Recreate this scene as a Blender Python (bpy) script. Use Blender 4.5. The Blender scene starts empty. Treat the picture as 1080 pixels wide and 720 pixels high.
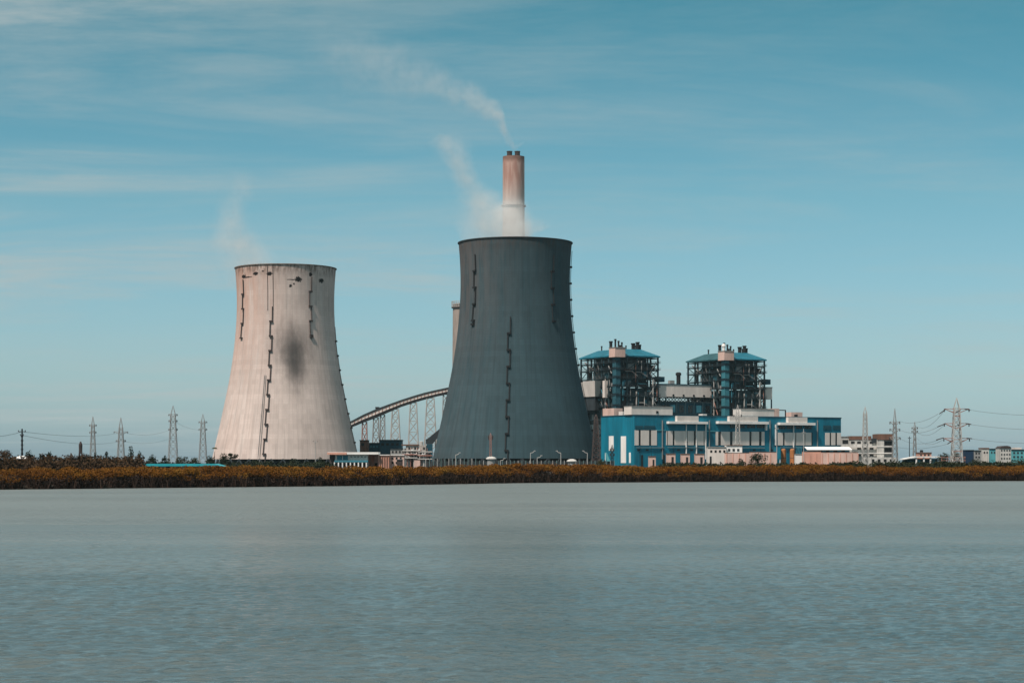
import bpy, math, random
import numpy as np
from mathutils import Vector

random.seed(7)
sc = bpy.context.scene
COL = sc.collection
F, EYE, HOR = 2100.0, 5.0, 489.0          # focal length in photo pixels, eye height, horizon row
GZ = 2.2                                  # level of the plain behind the bank
R = math.radians


def wx(px, D): return (px - 540.0) * D / F
def wz(py, D): return EYE + (HOR - py) * D / F


def mathn(N, L, op, a, b=None, c=None, clamp=False):
    n = N.new('ShaderNodeMath'); n.operation = op; n.use_clamp = clamp
    for i, x in enumerate((a, b, c)):
        if x is None: continue
        if isinstance(x, (int, float)): n.inputs[i].default_value = x
        else: L.new(x, n.inputs[i])
    return n.outputs[0]


def mixc(N, L, typ, fac, a, b):
    n = N.new('ShaderNodeMix'); n.data_type = 'RGBA'; n.blend_type = typ
    for s_, x in ((n.inputs[0], fac), (n.inputs[6], a), (n.inputs[7], b)):
        if isinstance(x, (int, float)): s_.default_value = x
        elif isinstance(x, tuple): s_.default_value = x
        else: L.new(x, s_)
    return n.outputs[2]


def maprange(N, L, x, a, b, c=0.0, d=1.0, smooth=True):
    n = N.new('ShaderNodeMapRange'); n.interpolation_type = 'SMOOTHSTEP' if smooth else 'LINEAR'
    L.new(x, n.inputs[0])
    for i, q in enumerate((a, b, c, d)): n.inputs[i + 1].default_value = q
    return n.outputs[0]


# ------------------------------------------------------------------ materials
MATS = {}


def nodes_of(name):
    m = bpy.data.materials.new(name)
    m.use_nodes = True
    nt = m.node_tree
    return m, nt, nt.nodes, nt.links, nt.nodes['Principled BSDF']


def mat(name, col, rough=.85, var=.22, scale=.35, metal=0.0, stretch=(1, 1, .25), bump=0.0, col2=None, spec=.3):
    """procedural surface: base colour broken up by two scales of noise"""
    m, nt, N, L, P = nodes_of(name)
    tc = N.new('ShaderNodeTexCoord')
    mp = N.new('ShaderNodeMapping'); mp.inputs['Scale'].default_value = stretch
    n1 = N.new('ShaderNodeTexNoise'); n1.inputs['Scale'].default_value = scale
    n1.inputs['Detail'].default_value = 6; n1.inputs['Roughness'].default_value = .65
    L.new(tc.outputs['Object'], mp.inputs['Vector']); L.new(mp.outputs[0], n1.inputs['Vector'])
    rp = N.new('ShaderNodeValToRGB')
    c2 = col2 if col2 else tuple(c * (1 + var) for c in col)
    c1 = tuple(c * (1 - var) for c in col)
    rp.color_ramp.elements[0].position = .3; rp.color_ramp.elements[0].color = (*c1, 1)
    rp.color_ramp.elements[1].position = .7; rp.color_ramp.elements[1].color = (*[min(1, c) for c in c2], 1)
    L.new(n1.outputs['Fac'], rp.inputs['Fac'])
    L.new(rp.outputs['Color'], P.inputs['Base Color'])
    P.inputs['Roughness'].default_value = rough
    P.inputs['Metallic'].default_value = metal
    P.inputs['Specular IOR Level'].default_value = spec
    if bump:
        b = N.new('ShaderNodeBump'); b.inputs['Strength'].default_value = bump; b.inputs['Distance'].default_value = .3
        L.new(n1.outputs['Fac'], b.inputs['Height']); L.new(b.outputs[0], P.inputs['Normal'])
    MATS[name] = m
    return m


def ribbed(name, col, rough=.6, pitch=1.2, var=.3):
    """profiled metal cladding: vertical ribs as bump plus weathering"""
    m = mat(name, col, rough, var, .15)
    nt = m.node_tree; N = nt.nodes; L = nt.links; P = N['Principled BSDF']
    tc = N.new('ShaderNodeTexCoord')
    mp = N.new('ShaderNodeMapping'); mp.inputs['Scale'].default_value = (1, 1, .05); L.new(tc.outputs['Object'], mp.inputs['Vector'])
    n2 = N.new('ShaderNodeTexNoise'); n2.inputs['Scale'].default_value = .9; n2.inputs['Detail'].default_value = 6; n2.inputs['Roughness'].default_value = .7
    L.new(mp.outputs[0], n2.inputs['Vector'])
    old = P.inputs['Base Color'].links[0].from_socket
    L.new(mixc(N, L, 'MIX', mathn(N, L, 'MULTIPLY', maprange(N, L, n2.outputs['Fac'], .46, .72), .45), old, (*[c * .45 + .012 for c in col], 1)), P.inputs['Base Color'])
    w = N.new('ShaderNodeTexWave'); w.wave_type = 'BANDS'; w.bands_direction = 'X'
    w.inputs['Scale'].default_value = .31 / pitch * 2
    L.new(tc.outputs['Object'], w.inputs['Vector'])
    b = N.new('ShaderNodeBump'); b.inputs['Strength'].default_value = .35; b.inputs['Distance'].default_value = .15
    L.new(w.outputs['Fac'], b.inputs['Height']); L.new(b.outputs[0], P.inputs['Normal'])
    return m


def leaf_mat(name, cols, scale=.25, rough=.9):
    m, nt, N, L, P = nodes_of(name)
    tc = N.new('ShaderNodeTexCoord')
    n = N.new('ShaderNodeTexNoise'); n.inputs['Scale'].default_value = scale; n.inputs['Detail'].default_value = 8
    n.inputs['Roughness'].default_value = .8
    L.new(tc.outputs['Object'], n.inputs['Vector'])
    rp = N.new('ShaderNodeValToRGB')
    els = rp.color_ramp.elements
    while len(els) < len(cols): els.new(.5)
    for i, c in enumerate(cols):
        els[i].position = .3 + .4 * i / (len(cols) - 1); els[i].color = (*c, 1)
    L.new(n.outputs['Fac'], rp.inputs['Fac']); L.new(rp.outputs['Color'], P.inputs['Base Color'])
    P.inputs['Roughness'].default_value = rough
    P.inputs['Specular IOR Level'].default_value = .1
    MATS[name] = m
    return m


M = {}
M['blue'] = ribbed('blue_cladding', (.004, .165, .245), .55, 1.2)
M['blue_dark'] = ribbed('dark_blue_cladding', (.010, .065, .095), .6, 1.2)
M['teal_roof'] = ribbed('teal_sheet_roof', (.007, .125, .18), .5, 1.2)
M['teal_roof_dull'] = ribbed('dull_green_sheet_roof', (.022, .085, .10), .6, 1.2, .3)
M['teal'] = mat('teal_paint', (.045, .20, .26), .6, .2, .2)
M['teal_pale'] = mat('pale_teal_paint', (.10, .36, .40), .7, .2, .3)
M['cream'] = mat('cream_panel', (.68, .62, .57), .75, .14, .25)
M['white'] = mat('white_paint', (.80, .78, .75), .7, .12, .3)
M['pink'] = mat('pink_render', (.60, .42, .36), .85, .22, .25)
M['salmon'] = mat('salmon_render', (.62, .33, .25), .85, .2, .25)
M['brown'] = mat('brown_brick', (.16, .085, .06), .9, .3, .5)
M['grey'] = mat('grey_concrete', (.27, .27, .26), .9, .2, .3)
M['grey_dark'] = mat('dark_grey_steel', (.028, .036, .042), .7, .35, .3)
M['steel_teal'] = mat('teal_black_steel', (.024, .054, .066), .6, .35, .3)
M['casing'] = mat('boiler_casing', (.034, .060, .068), .75, .6, .22, stretch=(1, 1, 1.2))
M['glass_dark'] = mat('dark_glazing', (.012, .016, .018), .25, .3, .3, spec=.5)
M['stair_teal'] = mat('stair_tower_teal', (.022, .095, .125), .65, .4, .25)
M['galv'] = mat('galvanised_steel', (.40, .39, .37), .6, .2, .5, metal=.0)
M['galv_dim'] = mat('weathered_galvanised_steel', (.25, .25, .245), .7, .2, .5)
M['rust_steel'] = mat('rusty_red_steel', (.30, .15, .12), .8, .25, .5)
M['rust_dark'] = mat('dark_rusty_steel', (.055, .042, .040), .85, .3, .5)
M['dark'] = mat('black_steel', (.014, .015, .017), .7, .3, .4)
M['orange'] = mat('orange_painted_tank', (.42, .17, .06), .6, .25, .3)
M['stained_grey'] = mat('stained_grey_render', (.42, .38, .35), .9, .4, .5)
M['worn_white'] = mat('worn_white_render', (.50, .49, .46), .85, .3, .4)
M['navy'] = ribbed('navy_sheet', (.012, .035, .075), .55, 1.0)
M['red'] = mat('red_mast_paint', (.38, .10, .07), .7, .2, .5)
M['bark'] = mat('bark', (.06, .045, .035), .95, .3, .8)
M['cable'] = mat('cable_metal', (.10, .10, .10), .6, .1, .3)
M['ground'] = mat('dark_muddy_ground', (.026, .020, .014), .95, .35, .05, stretch=(1, 1, 1), bump=.3)
M['leaf_dark'] = leaf_mat('dark_foliage', [(.010, .016, .010), (.022, .030, .016), (.045, .050, .022)], .3)
M['leaf_olive'] = leaf_mat('olive_foliage', [(.016, .020, .010), (.040, .042, .018), (.065, .055, .02)], .3)
M['leaf_brown'] = leaf_mat('brown_scrub_foliage', [(.030, .018, .012), (.050, .030, .016), (.075, .045, .02)], .2)
M['leaf_rust'] = leaf_mat('rust_mangrove_foliage', [(.060, .034, .012), (.10, .040, .008), (.15, .060, .009), (.19, .092, .014), (.070, .050, .014)], .16)
M['stem_shade'] = mat('mangrove_stems_and_shade', (.026, .015, .010), .95, .4, .6)  # stems and lower leaves; the thicket's own shade is part of this colour


# ------------------------------------------------------------------ mesh builders
def link(o, parent=None):
    COL.objects.link(o)
    if parent is not None: o.parent = parent
    return o


def tag(o, label=None, cat=None, group=None, kind=None):
    if label: o['label'] = label
    if cat: o['category'] = cat
    if group: o['group'] = group
    if kind: o['kind'] = kind
    return o


def thing(name, label, cat, loc, rz=0.0, group=None):
    o = bpy.data.objects.new(name, None)
    o.empty_display_size = 1
    link(o); o.location = loc; o.rotation_euler = (0, 0, rz)
    return tag(o, label, cat, group)


def dup(root, loc=None, label=None, group=None):
    def cp(o, par):
        c = o.copy(); COL.objects.link(c)
        if par is not None: c.parent = par
        for ch in list(o.children): cp(ch, c)
        return c
    r = cp(root, None)
    if loc is not None: r.location = loc
    if label: r['label'] = label
    if group: r['group'] = group
    return r


class MB:
    def __init__(s): s.v = []; s.f = []; s.smooth = False
    def box(s, x0, x1, y0, y1, z0, z1):
        b = len(s.v)
        s.v += [(x0, y0, z0), (x1, y0, z0), (x1, y1, z0), (x0, y1, z0), (x0, y0, z1), (x1, y0, z1), (x1, y1, z1), (x0, y1, z1)]
        s.f += [tuple(b + i for i in q) for q in ((0, 3, 2, 1), (4, 5, 6, 7), (0, 1, 5, 4), (1, 2, 6, 5), (2, 3, 7, 6), (3, 0, 4, 7))]
        return s
    def hexa(s, p):
        b = len(s.v); s.v += [tuple(q) for q in p]
        s.f += [tuple(b + i for i in q) for q in ((0, 3, 2, 1), (4, 5, 6, 7), (0, 1, 5, 4), (1, 2, 6, 5), (2, 3, 7, 6), (3, 0, 4, 7))]
        return s
    def tube(s, pts, rads, n=6, cap=True):
        pts = [Vector(p) for p in pts]; b0 = len(s.v)
        for i, p in enumerate(pts):
            d = (pts[min(i + 1, len(pts) - 1)] - pts[max(i - 1, 0)])
            d = d.normalized() if d.length > 1e-9 else Vector((0, 0, 1))
            a = Vector((0, 0, 1)) if abs(d.z) < .9 else Vector((1, 0, 0))
            u = d.cross(a).normalized(); w = d.cross(u)
            r = rads[i] if hasattr(rads, '__len__') else rads
            for k in range(n):
                t = 2 * math.pi * (k + .5) / n
                s.v.append(tuple(p + u * (r * math.cos(t)) + w * (r * math.sin(t))))
        for i in range(len(pts) - 1):
            for k in range(n):
                a = b0 + i * n + k; c = b0 + i * n + (k + 1) % n
                s.f.append((a, c, c + n, a + n))
        if cap:
            s.f.append(tuple(b0 + n - 1 - k for k in range(n)))
            e = b0 + (len(pts) - 1) * n
            s.f.append(tuple(e + k for k in range(n)))
        return s
    def bar(s, p, q, w=.3): return s.tube([p, q], w * .7071, 4)
    def lathe(s, prof, n=24, cx=0, cy=0, cap=True):
        b0 = len(s.v)
        for r, z in prof:
            for k in range(n):
                t = 2 * math.pi * k / n
                s.v.append((cx + r * math.cos(t), cy + r * math.sin(t), z))
        for i in range(len(prof) - 1):
            for k in range(n):
                a = b0 + i * n + k; c = b0 + i * n + (k + 1) % n
                s.f.append((a, c, c + n, a + n))
        if cap:
            s.f.append(tuple(b0 + n - 1 - k for k in range(n)))
            e = b0 + (len(prof) - 1) * n
            s.f.append(tuple(e + k for k in range(n)))
        return s
    def poly(s, pts, y0, y1):
        """outline in x,z extruded from y0 to y1"""
        b = len(s.v); n = len(pts)
        s.v += [(x, y0, z) for x, z in pts] + [(x, y1, z) for x, z in pts]
        s.f.append(tuple(b + i for i in range(n))); s.f.append(tuple(b + 2 * n - 1 - i for i in range(n)))
        for i in range(n):
            j = (i + 1) % n
            s.f.append((b + i, b + n + i, b + n + j, b + j))
        return s
    def build(s, name, material, parent=None, smooth=False):
        me = bpy.data.meshes.new(name)
        me.from_pydata(s.v, [], s.f); me.update()
        if smooth:
            me.polygons.foreach_set('use_smooth', [True] * len(me.polygons))
        me.materials.append(M[material] if isinstance(material, str) else material)
        o = bpy.data.objects.new(name, me)
        return link(o, parent)


def np_mesh(name, V, Q, materials, midx=None, parent=None):
    me = bpy.data.meshes.new(name)
    nv, nq = len(V), len(Q)
    me.vertices.add(nv); me.vertices.foreach_set('co', np.asarray(V, np.float32).ravel())
    me.loops.add(nq * 4); me.loops.foreach_set('vertex_index', np.asarray(Q, np.int32).ravel())
    me.polygons.add(nq)
    me.polygons.foreach_set('loop_start', np.arange(0, nq * 4, 4, dtype=np.int32))
    for m in materials: me.materials.append(M[m] if isinstance(m, str) else m)
    if midx is not None: me.polygons.foreach_set('material_index', np.asarray(midx, np.int32))
    me.update(calc_edges=True); me.validate()
    return link(bpy.data.objects.new(name, me), parent)


RNG = np.random.default_rng(11)


def leaf_quads(C, size):
    """randomly turned leaf-clump quads at the points C; size is a scalar or an array"""
    n = len(C)
    a = RNG.normal(size=(n, 3)); a /= np.linalg.norm(a, axis=1)[:, None]
    h = RNG.normal(size=(n, 3)); b = np.cross(a, h); b /= np.linalg.norm(b, axis=1)[:, None]
    s = (np.broadcast_to(size, (n,)) * RNG.uniform(.55, 1.35, n))[:, None]
    a = a * s; b = b * s * .6
    V = np.stack([C - a, C + b * .9, C + a, C - b * .9], 1).reshape(-1, 3)
    return V, np.arange(4 * n).reshape(n, 4)


def shell_points(c, r, n, lo=.55):
    d = RNG.normal(size=(n, 3)); d /= np.linalg.norm(d, axis=1)[:, None]
    rad = RNG.uniform(lo ** 3, 1.08, n) ** (1 / 3)
    return np.asarray(c) + d * rad[:, None] * np.asarray(r)


# ------------------------------------------------------------------ camera, light, sky
cam_d = bpy.data.cameras.new('camera'); cam = bpy.data.objects.new('camera', cam_d); link(cam)
cam_d.sensor_width = 36; cam_d.sensor_fit = 'HORIZONTAL'; cam_d.lens = 36 * F / 1080
cam_d.shift_y = (HOR - 360) / 1080
cam_d.clip_start = .5; cam_d.clip_end = 40000
cam.location = (0, 0, EYE); cam.rotation_euler = (R(90), 0, 0)
sc.camera = cam

SUN_EL, SUN_AZ = R(57), math.atan2(-.64, -.77)     # azimuth as atan2(x, y) towards the sun: behind left
sd = bpy.data.lights.new('sun', 'SUN'); sun = bpy.data.objects.new('sun', sd); link(sun)
sd.energy = 4.8; sd.angle = R(4.0); sd.color = (1.0, .87, .78)
to_sun = Vector((math.sin(SUN_AZ) * math.cos(SUN_EL), math.cos(SUN_AZ) * math.cos(SUN_EL), math.sin(SUN_EL)))
sun.rotation_euler = to_sun.to_track_quat('Z', 'Y').to_euler()
sun.location = (0, 0, 400)

w = bpy.data.worlds.new('World'); sc.world = w; w.use_nodes = True
nt = w.node_tree; N = nt.nodes; L = nt.links
bg = N['Background']; bg.inputs['Strength'].default_value = .09
sky = N.new('ShaderNodeTexSky'); sky.sky_type = 'NISHITA'; sky.sun_disc = False
sky.sun_elevation = SUN_EL; sky.sun_rotation = SUN_AZ
sky.air_density = 1.0; sky.dust_density = 1.0; sky.ozone_density = 2.0


tc = N.new('ShaderNodeTexCoord')
sep = N.new('ShaderNodeSeparateXYZ'); L.new(tc.outputs['Generated'], sep.inputs[0])
# cirrus layer: the ray is carried up to a high sheet of cloud
den = mathn(N, L, 'ADD', mathn(N, L, 'MAXIMUM', sep.outputs[2], 0.0), .055)
cx = mathn(N, L, 'DIVIDE', sep.outputs[0], den); cy = mathn(N, L, 'DIVIDE', sep.outputs[1], den)
cmb = N.new('ShaderNodeCombineXYZ'); L.new(cx, cmb.inputs[0]); L.new(cy, cmb.inputs[1])
mp = N.new('ShaderNodeMapping'); mp.inputs['Scale'].default_value = (.50, .85, 1); mp.inputs['Rotation'].default_value = (0, 0, R(-10))
mp.inputs['Location'].default_value = (3.1, 1.7, 0)
L.new(cmb.outputs[0], mp.inputs['Vector'])
n1 = N.new('ShaderNodeTexNoise'); n1.inputs['Scale'].default_value = 1.0; n1.inputs['Detail'].default_value = 9
n1.inputs['Roughness'].default_value = .62; n1.inputs['Distortion'].default_value = 1.1
L.new(mp.outputs[0], n1.inputs['Vector'])
mp2 = N.new('ShaderNodeMapping'); mp2.inputs['Scale'].default_value = (.16, .3, 1); L.new(cmb.outputs[0], mp2.inputs['Vector'])
mp2.inputs['Location'].default_value = (5.3, 2.2, 0)
n2 = N.new('ShaderNodeTexNoise'); n2.inputs['Scale'].default_value = 1.0; n2.inputs['Detail'].default_value = 3
L.new(mp2.outputs[0], n2.inputs['Vector'])
wisps = maprange(N, L, n1.outputs['Fac'], .38, .70)
banks = maprange(N, L, n2.outputs['Fac'], .36, .62)
left = maprange(N, L, sep.outputs[0], .24, -.20, .55, 1.1)
nm = N.new('ShaderNodeTexNoise'); nm.inputs['Scale'].default_value = 4.2; nm.inputs['Detail'].default_value = 6; nm.inputs['Roughness'].default_value = .7
L.new(mp.outputs[0], nm.inputs['Vector'])
wisps = mathn(N, L, 'MULTIPLY', wisps, maprange(N, L, nm.outputs['Fac'], .30, .66, .45, 1.25))     # mottled, flaky texture
cl = mathn(N, L, 'MULTIPLY', mathn(N, L, 'MULTIPLY', wisps, mathn(N, L, 'MULTIPLY_ADD', banks, .75, .25)), left)
hi = maprange(N, L, sep.outputs[2], .03, .15, .42, 1.0)
cl = mathn(N, L, 'MULTIPLY', mathn(N, L, 'MULTIPLY', cl, hi), 1.45)
added_veil = maprange(N, L, sep.outputs[2], .24, .6, 0, .95)      # unseen cloud sheet added overhead to brighten and grey the water
cl = mathn(N, L, 'MAXIMUM', cl, added_veil, clamp=True)
air = N.new('ShaderNodeValToRGB')               # teal cast of the air, paler towards the horizon
for i_, (p_, c_) in enumerate(((0.0, (.88, 1.20, 1.62, 1)), (.235, (.21, .83, .76, 1)), (.045, (.88, 1.14, 1.30, 1)), (.13, (.65, 1.06, 1.03, 1)))):
    e_ = air.color_ramp.elements[i_] if i_ < 2 else air.color_ramp.elements.new(p_)
    e_.position = p_; e_.color = c_
L.new(sep.outputs[2], air.inputs['Fac'])
tint = mixc(N, L, 'MULTIPLY', 1.0, sky.outputs[0], air.outputs['Color'])
cloudy = mixc(N, L, 'MIX', cl, tint, (4.9, 5.6, 5.6, 1))
L.new(cloudy, bg.inputs['Color'])

vs = sc.view_settings
vs.view_transform = 'Standard'; vs.look = 'None'; vs.exposure = 0.0; vs.gamma = 1.0; vs.use_curve_mapping = False
sc.cycles.max_bounces = 8; sc.cycles.volume_bounces = 5; sc.cycles.transparent_max_bounces = 8
sc.cycles.use_denoising = True
sc.cycles.volume_step_rate = 1.0; sc.cycles.volume_max_steps = 256

# ------------------------------------------------------------------ ground, water, mangrove bank
BANK = [(-3000, 100), (-700, 170), (-260, 300), (-100, 389), (-40, 450), (0, 520), (60, 560), (150, 585), (420, 650), (1200, 800), (3000, 1000)]


def bank_y(x):
    xs = [b[0] for b in BANK]; ys = [b[1] for b in BANK]
    return float(np.interp(x, xs, ys))


gx = np.concatenate([np.linspace(-6000, -400, 15)[:-1], np.linspace(-400, 500, 91), np.linspace(500, 6000, 15)[1:]])
gt = [(-25, -2.5), (-4, -.5), (0, .12), (3, .8), (12, 1.7), (45, GZ), (160, GZ), (500, GZ), (1500, GZ), (3500, GZ), (6500, GZ)]
V, Q = [], []
for t, z in gt:
    for x in gx:
        wob = (.5 * math.sin(x * .21) + .3 * math.sin(x * .53 + 1)) if t < 40 else 0
        V.append((x, bank_y(x) + t + wob, z))
n = len(gx)
for i in range(len(gt) - 1):
    for k in range(n - 1):
        a = i * n + k; Q.append((a, a + 1, a + 1 + n, a + n))
g = np_mesh('ground', V, Q, ['ground']); tag(g, kind='structure')

# water
m, nt, N, L, P = nodes_of('lake_water')
tc = N.new('ShaderNodeTexCoord')


def wnoise(scale, stretch, rot, detail, rough=.55):
    mp = N.new('ShaderNodeMapping'); mp.inputs['Scale'].default_value = stretch; mp.inputs['Rotation'].default_value = (0, 0, R(rot))
    L.new(tc.outputs['Object'], mp.inputs['Vector'])
    n = N.new('ShaderNodeTexNoise'); n.inputs['Scale'].default_value = scale; n.inputs['Detail'].default_value = detail
    n.inputs['Roughness'].default_value = rough
    L.new(mp.outputs[0], n.inputs['Vector'])
    return n.outputs['Fac']


hb = wnoise(1.7, (.8, 1.4, 1), -9, 5, .62)
hc = wnoise(.55, (.8, 1.5, 1), 12, 4, .6)
gust = maprange(N, L, wnoise(.016, (.5, 1.8, 1), 6, 4), .3, .7, .6, 1.3)
h = mathn(N, L, 'MULTIPLY', mathn(N, L, 'MULTIPLY_ADD', hb, .35, mathn(N, L, 'MULTIPLY_ADD', wnoise(.11, (.6, 1.6, 1), 8, 3), 1.2, mathn(N, L, 'MULTIPLY', hc, .8))), gust)
sw = N.new('ShaderNodeSeparateXYZ'); L.new(tc.outputs['Object'], sw.inputs[0])
h = mathn(N, L, 'MULTIPLY', h, maprange(N, L, sw.outputs[1], 60, 170, .14, 1.0))      # the open middle of the lake is choppier
b = N.new('ShaderNodeBump'); b.inputs['Strength'].default_value = 1.0; b.inputs['Distance'].default_value = 1.5
L.new(h, b.inputs['Height']); L.new(b.outputs[0], P.inputs['Normal'])
rp = N.new('ShaderNodeValToRGB')
rp.color_ramp.elements[0].position = .35; rp.color_ramp.elements[0].color = (.046, .070, .070, 1)
rp.color_ramp.elements[1].position = .65; rp.color_ramp.elements[1].color = (.068, .092, .091, 1)
turb = wnoise(.014, (.35, 2.6, 1), 3, 5); L.new(turb, rp.inputs['Fac'])
# base colour paler towards the far bank, painting in the grazing sky reflection
far_sheen = maprange(N, L, mathn(N, L, 'MULTIPLY_ADD', turb, 150.0, sw.outputs[1]), 95, 300)
L.new(mixc(N, L, 'MIX', far_sheen, rp.outputs['Color'], (.165, .192, .186, 1)), P.inputs['Base Color'])
L.new(maprange(N, L, sw.outputs[1], 70, 230, .16, .40), P.inputs['Roughness'])
P.inputs['IOR'].default_value = 1.45
# the near water carries real wavelets (sum of many small wind waves), the rest is flat with fine ripples
X0, X1, Y0, Y1, ST = -56.0, 56.0, 28.0, 140.0, .12
wxs = np.arange(X0, X1 + ST / 2, ST); wys = np.arange(Y0, Y1 + ST / 2, ST)
GXw, GYw = np.meshgrid(wxs, wys)
Zw = np.zeros_like(GXw, dtype=np.float32)
rngw = np.random.default_rng(4)
for _ in range(56):
    lam = float(np.exp(rngw.uniform(math.log(.32), math.log(1.05)))); ang = rngw.normal(R(78), R(30))
    kx, ky = 2 * math.pi / lam * math.cos(ang), 2 * math.pi / lam * math.sin(ang)
    ph = (kx * GXw + ky * GYw + rngw.uniform(0, 6.28)).astype(np.float32)
    sn = np.sin(ph)
    Zw += np.float32(.0046 * lam ** .85) * (sn + np.float32(.12) * np.cos(2 * ph))
patch = np.sin(GXw * .043 + 1.3 + .6 * np.sin(GYw * .031)) * np.sin(GYw * .052 + .7 * np.sin(GXw * .027))
Zw *= (1.0 + .22 * patch).astype(np.float32)
fade = np.minimum(np.minimum(GXw - X0, X1 - GXw) / 8, np.minimum((GYw - Y0) / 4, (Y1 - GYw) / 60)).clip(0, 1)
Zw *= fade
nxw, nyw = len(wxs), len(wys)
x1_, y1_ = float(wxs[-1]), float(wys[-1])
Vw = np.stack([GXw, GYw, Zw], 2).reshape(-1, 3)
ii, jj = np.meshgrid(np.arange(nxw - 1), np.arange(nyw - 1))
a_ = (jj * nxw + ii).ravel()
Qw = np.stack([a_, a_ + 1, a_ + 1 + nxw, a_ + nxw], 1)
bv = [(-6000, -800), (X0, -800), (x1_, -800), (6000, -800), (-6000, Y0), (X0, Y0), (x1_, Y0), (6000, Y0),
      (-6000, y1_), (X0, y1_), (x1_, y1_), (6000, y1_), (-6000, 1100), (X0, 1100), (x1_, 1100), (6000, 1100)]
nb_ = len(Vw)
Vw = np.concatenate([Vw, np.array([(x, y, 0) for x, y in bv])])
cells = [(q, q + 1, q + 5, q + 4) for q in (0, 1, 2, 4, 6, 8, 9, 10)]
Qw = np.concatenate([Qw, np.array(cells) + nb_])
wo = np_mesh('water', Vw, Qw, [m]); wo.data.polygons.foreach_set('use_smooth', [True] * len(Qw))
tag(wo, kind='structure')

# mangrove thicket: leaf clumps on bushes in rows along the bank, stems and leaves below in a shade-dark colour
Vs, Qs, Ms, off = [], [], [], 0
x = -235.0
while x < 330:
    yb = bank_y(x)
    for row in range(6):
        bx = x + random.uniform(-2, 2); by = bank_y(bx) + .1 + row * 3.4 + random.uniform(-1.2, 1.2) * (.35 if row == 0 else 1)
        tx_ = float(np.interp(bx, [-110, -60, 0, 60, 150], [4.45, 4.6, 4.95, 4.75, 4.5]))
        top = tx_ + .22 * math.sin(bx * .083 + 1) + .16 * math.sin(bx * .21 + row) - .1 + random.uniform(-.75, .05) + (.22 if random.random() < .08 else 0)
        if row == 0: top -= random.uniform(.2, 1.3)
        rx, ry, rz = random.uniform(1.6, 2.6), random.uniform(1.4, 2.2), random.uniform(.7, 1.15)
        k = 560 if row < 3 else 260
        C = shell_points((bx, by, top - rz), (rx, ry, rz), k, .5)
        C[:, 2] = np.where(C[:, 2] < .3, .3 + RNG.uniform(0, .5, k), C[:, 2])
        v, q = leaf_quads(C, .17)
        Vs.append(v); Qs.append(q + off); Ms.append(np.zeros(len(q))); off += len(v)
        if row < 3:                                        # stems and hanging roots
            ks = 60
            base = np.stack([bx + RNG.uniform(-rx, rx, ks), by + RNG.uniform(-ry, ry, ks), np.full(ks, .0)], 1)
            tip = base + np.stack([RNG.normal(0, .5, ks), RNG.normal(0, .5, ks), RNG.uniform(1.2, max(1.6, top - .9), ks)], 1)
            wv = np.stack([RNG.uniform(.05, .14, ks), RNG.uniform(-.05, .05, ks), np.zeros(ks)], 1)
            v = np.stack([base - wv, base + wv, tip + wv * .5, tip - wv * .5], 1).reshape(-1, 3)
            q = np.arange(4 * ks).reshape(ks, 4)
            Vs.append(v); Qs.append(q + off); Ms.append(np.ones(ks)); off += len(v)
            C = shell_points((bx, by - .5, 1.5), (rx * 1.15, ry, 1.5), 190, .2); C[:, 2] = np.maximum(C[:, 2], .1)  # lower leaves take the dark stem colour, painting in the thicket's shade
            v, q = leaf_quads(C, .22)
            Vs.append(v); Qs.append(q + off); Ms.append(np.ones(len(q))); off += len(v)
    for q_ in range(2):                                    # low undergrowth at the water's edge, its dark colour partly painted shade
        ux = x + q_ * 1.15
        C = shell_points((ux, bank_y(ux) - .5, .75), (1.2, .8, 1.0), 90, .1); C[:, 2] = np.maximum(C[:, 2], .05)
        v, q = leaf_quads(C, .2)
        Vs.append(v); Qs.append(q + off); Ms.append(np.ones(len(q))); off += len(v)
    x += 2.3
o = np_mesh('mangrove_thicket', np.concatenate(Vs), np.concatenate(Qs), ['leaf_rust', 'stem_shade'], np.concatenate(Ms))
tag(o, 'rust orange mangrove thicket with stems and lower leaves in a shade-dark colour lining the whole far bank', 'mangroves', kind='stuff')


def scrub(name, label, x0, x1, D0, D1, hgt, n, mt, size=.5):
    Vs, Qs, off = [], [], 0
    for i in range(n):
        D = random.uniform(D0, D1); px = random.uniform(x0, x1)
        hh = random.uniform(*hgt); r = random.uniform(1.4, 3.2)
        C = shell_points((wx(px, D), D, GZ + hh * .45), (r, r, hh * .55), 90, .4)
        C[:, 2] = np.maximum(C[:, 2], GZ + .1)
        v, q = leaf_quads(C, size); Vs.append(v); Qs.append(q + off); off += len(v)
    o = np_mesh(name, np.concatenate(Vs), np.concatenate(Qs), [mt])
    return tag(o, label, 'scrub', kind='stuff')


scrub('brown_scrub', 'brown leafless scrub spread behind the bank at far left', -60, 150, 560, 760, (3.2, 6.0), 230, 'leaf_brown')
scrub('dark_scrub', 'dark green scrub between the teal shed and the towers', 120, 350, 820, 960, (2.5, 4.2), 130, 'leaf_dark')
scrub('dark_scrub', 'dark scrub along the pink wall right of the turbine hall', 690, 900, 760, 860, (2.4, 3.6), 120, 'leaf_dark')
scrub('dark_scrub', 'low dark scrub below the pylons at far right', 895, 1150, 660, 780, (2.6, 4.0), 150, 'leaf_dark')

# ------------------------------------------------------------------ cooling towers
PROF = [(248.5, 59.7), (256, 59.0), (266, 58.3), (280, 57.7), (295, 57.5), (315, 58.2), (336, 59.8), (360, 62.5), (377, 65), (397, 68.5), (418, 72.9), (440, 77.3), (460, 81.8), (484, 87.0)]
ZT, ZB = 132.0 - GZ, 8.0 - GZ
py_ = np.array([p[0] for p in PROF]); rr_ = np.array([p[1] for p in PROF]) * 1150 / F
zz_ = ZB + (484 - py_) / (484 - 248.5) * (ZT - ZB)


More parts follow.
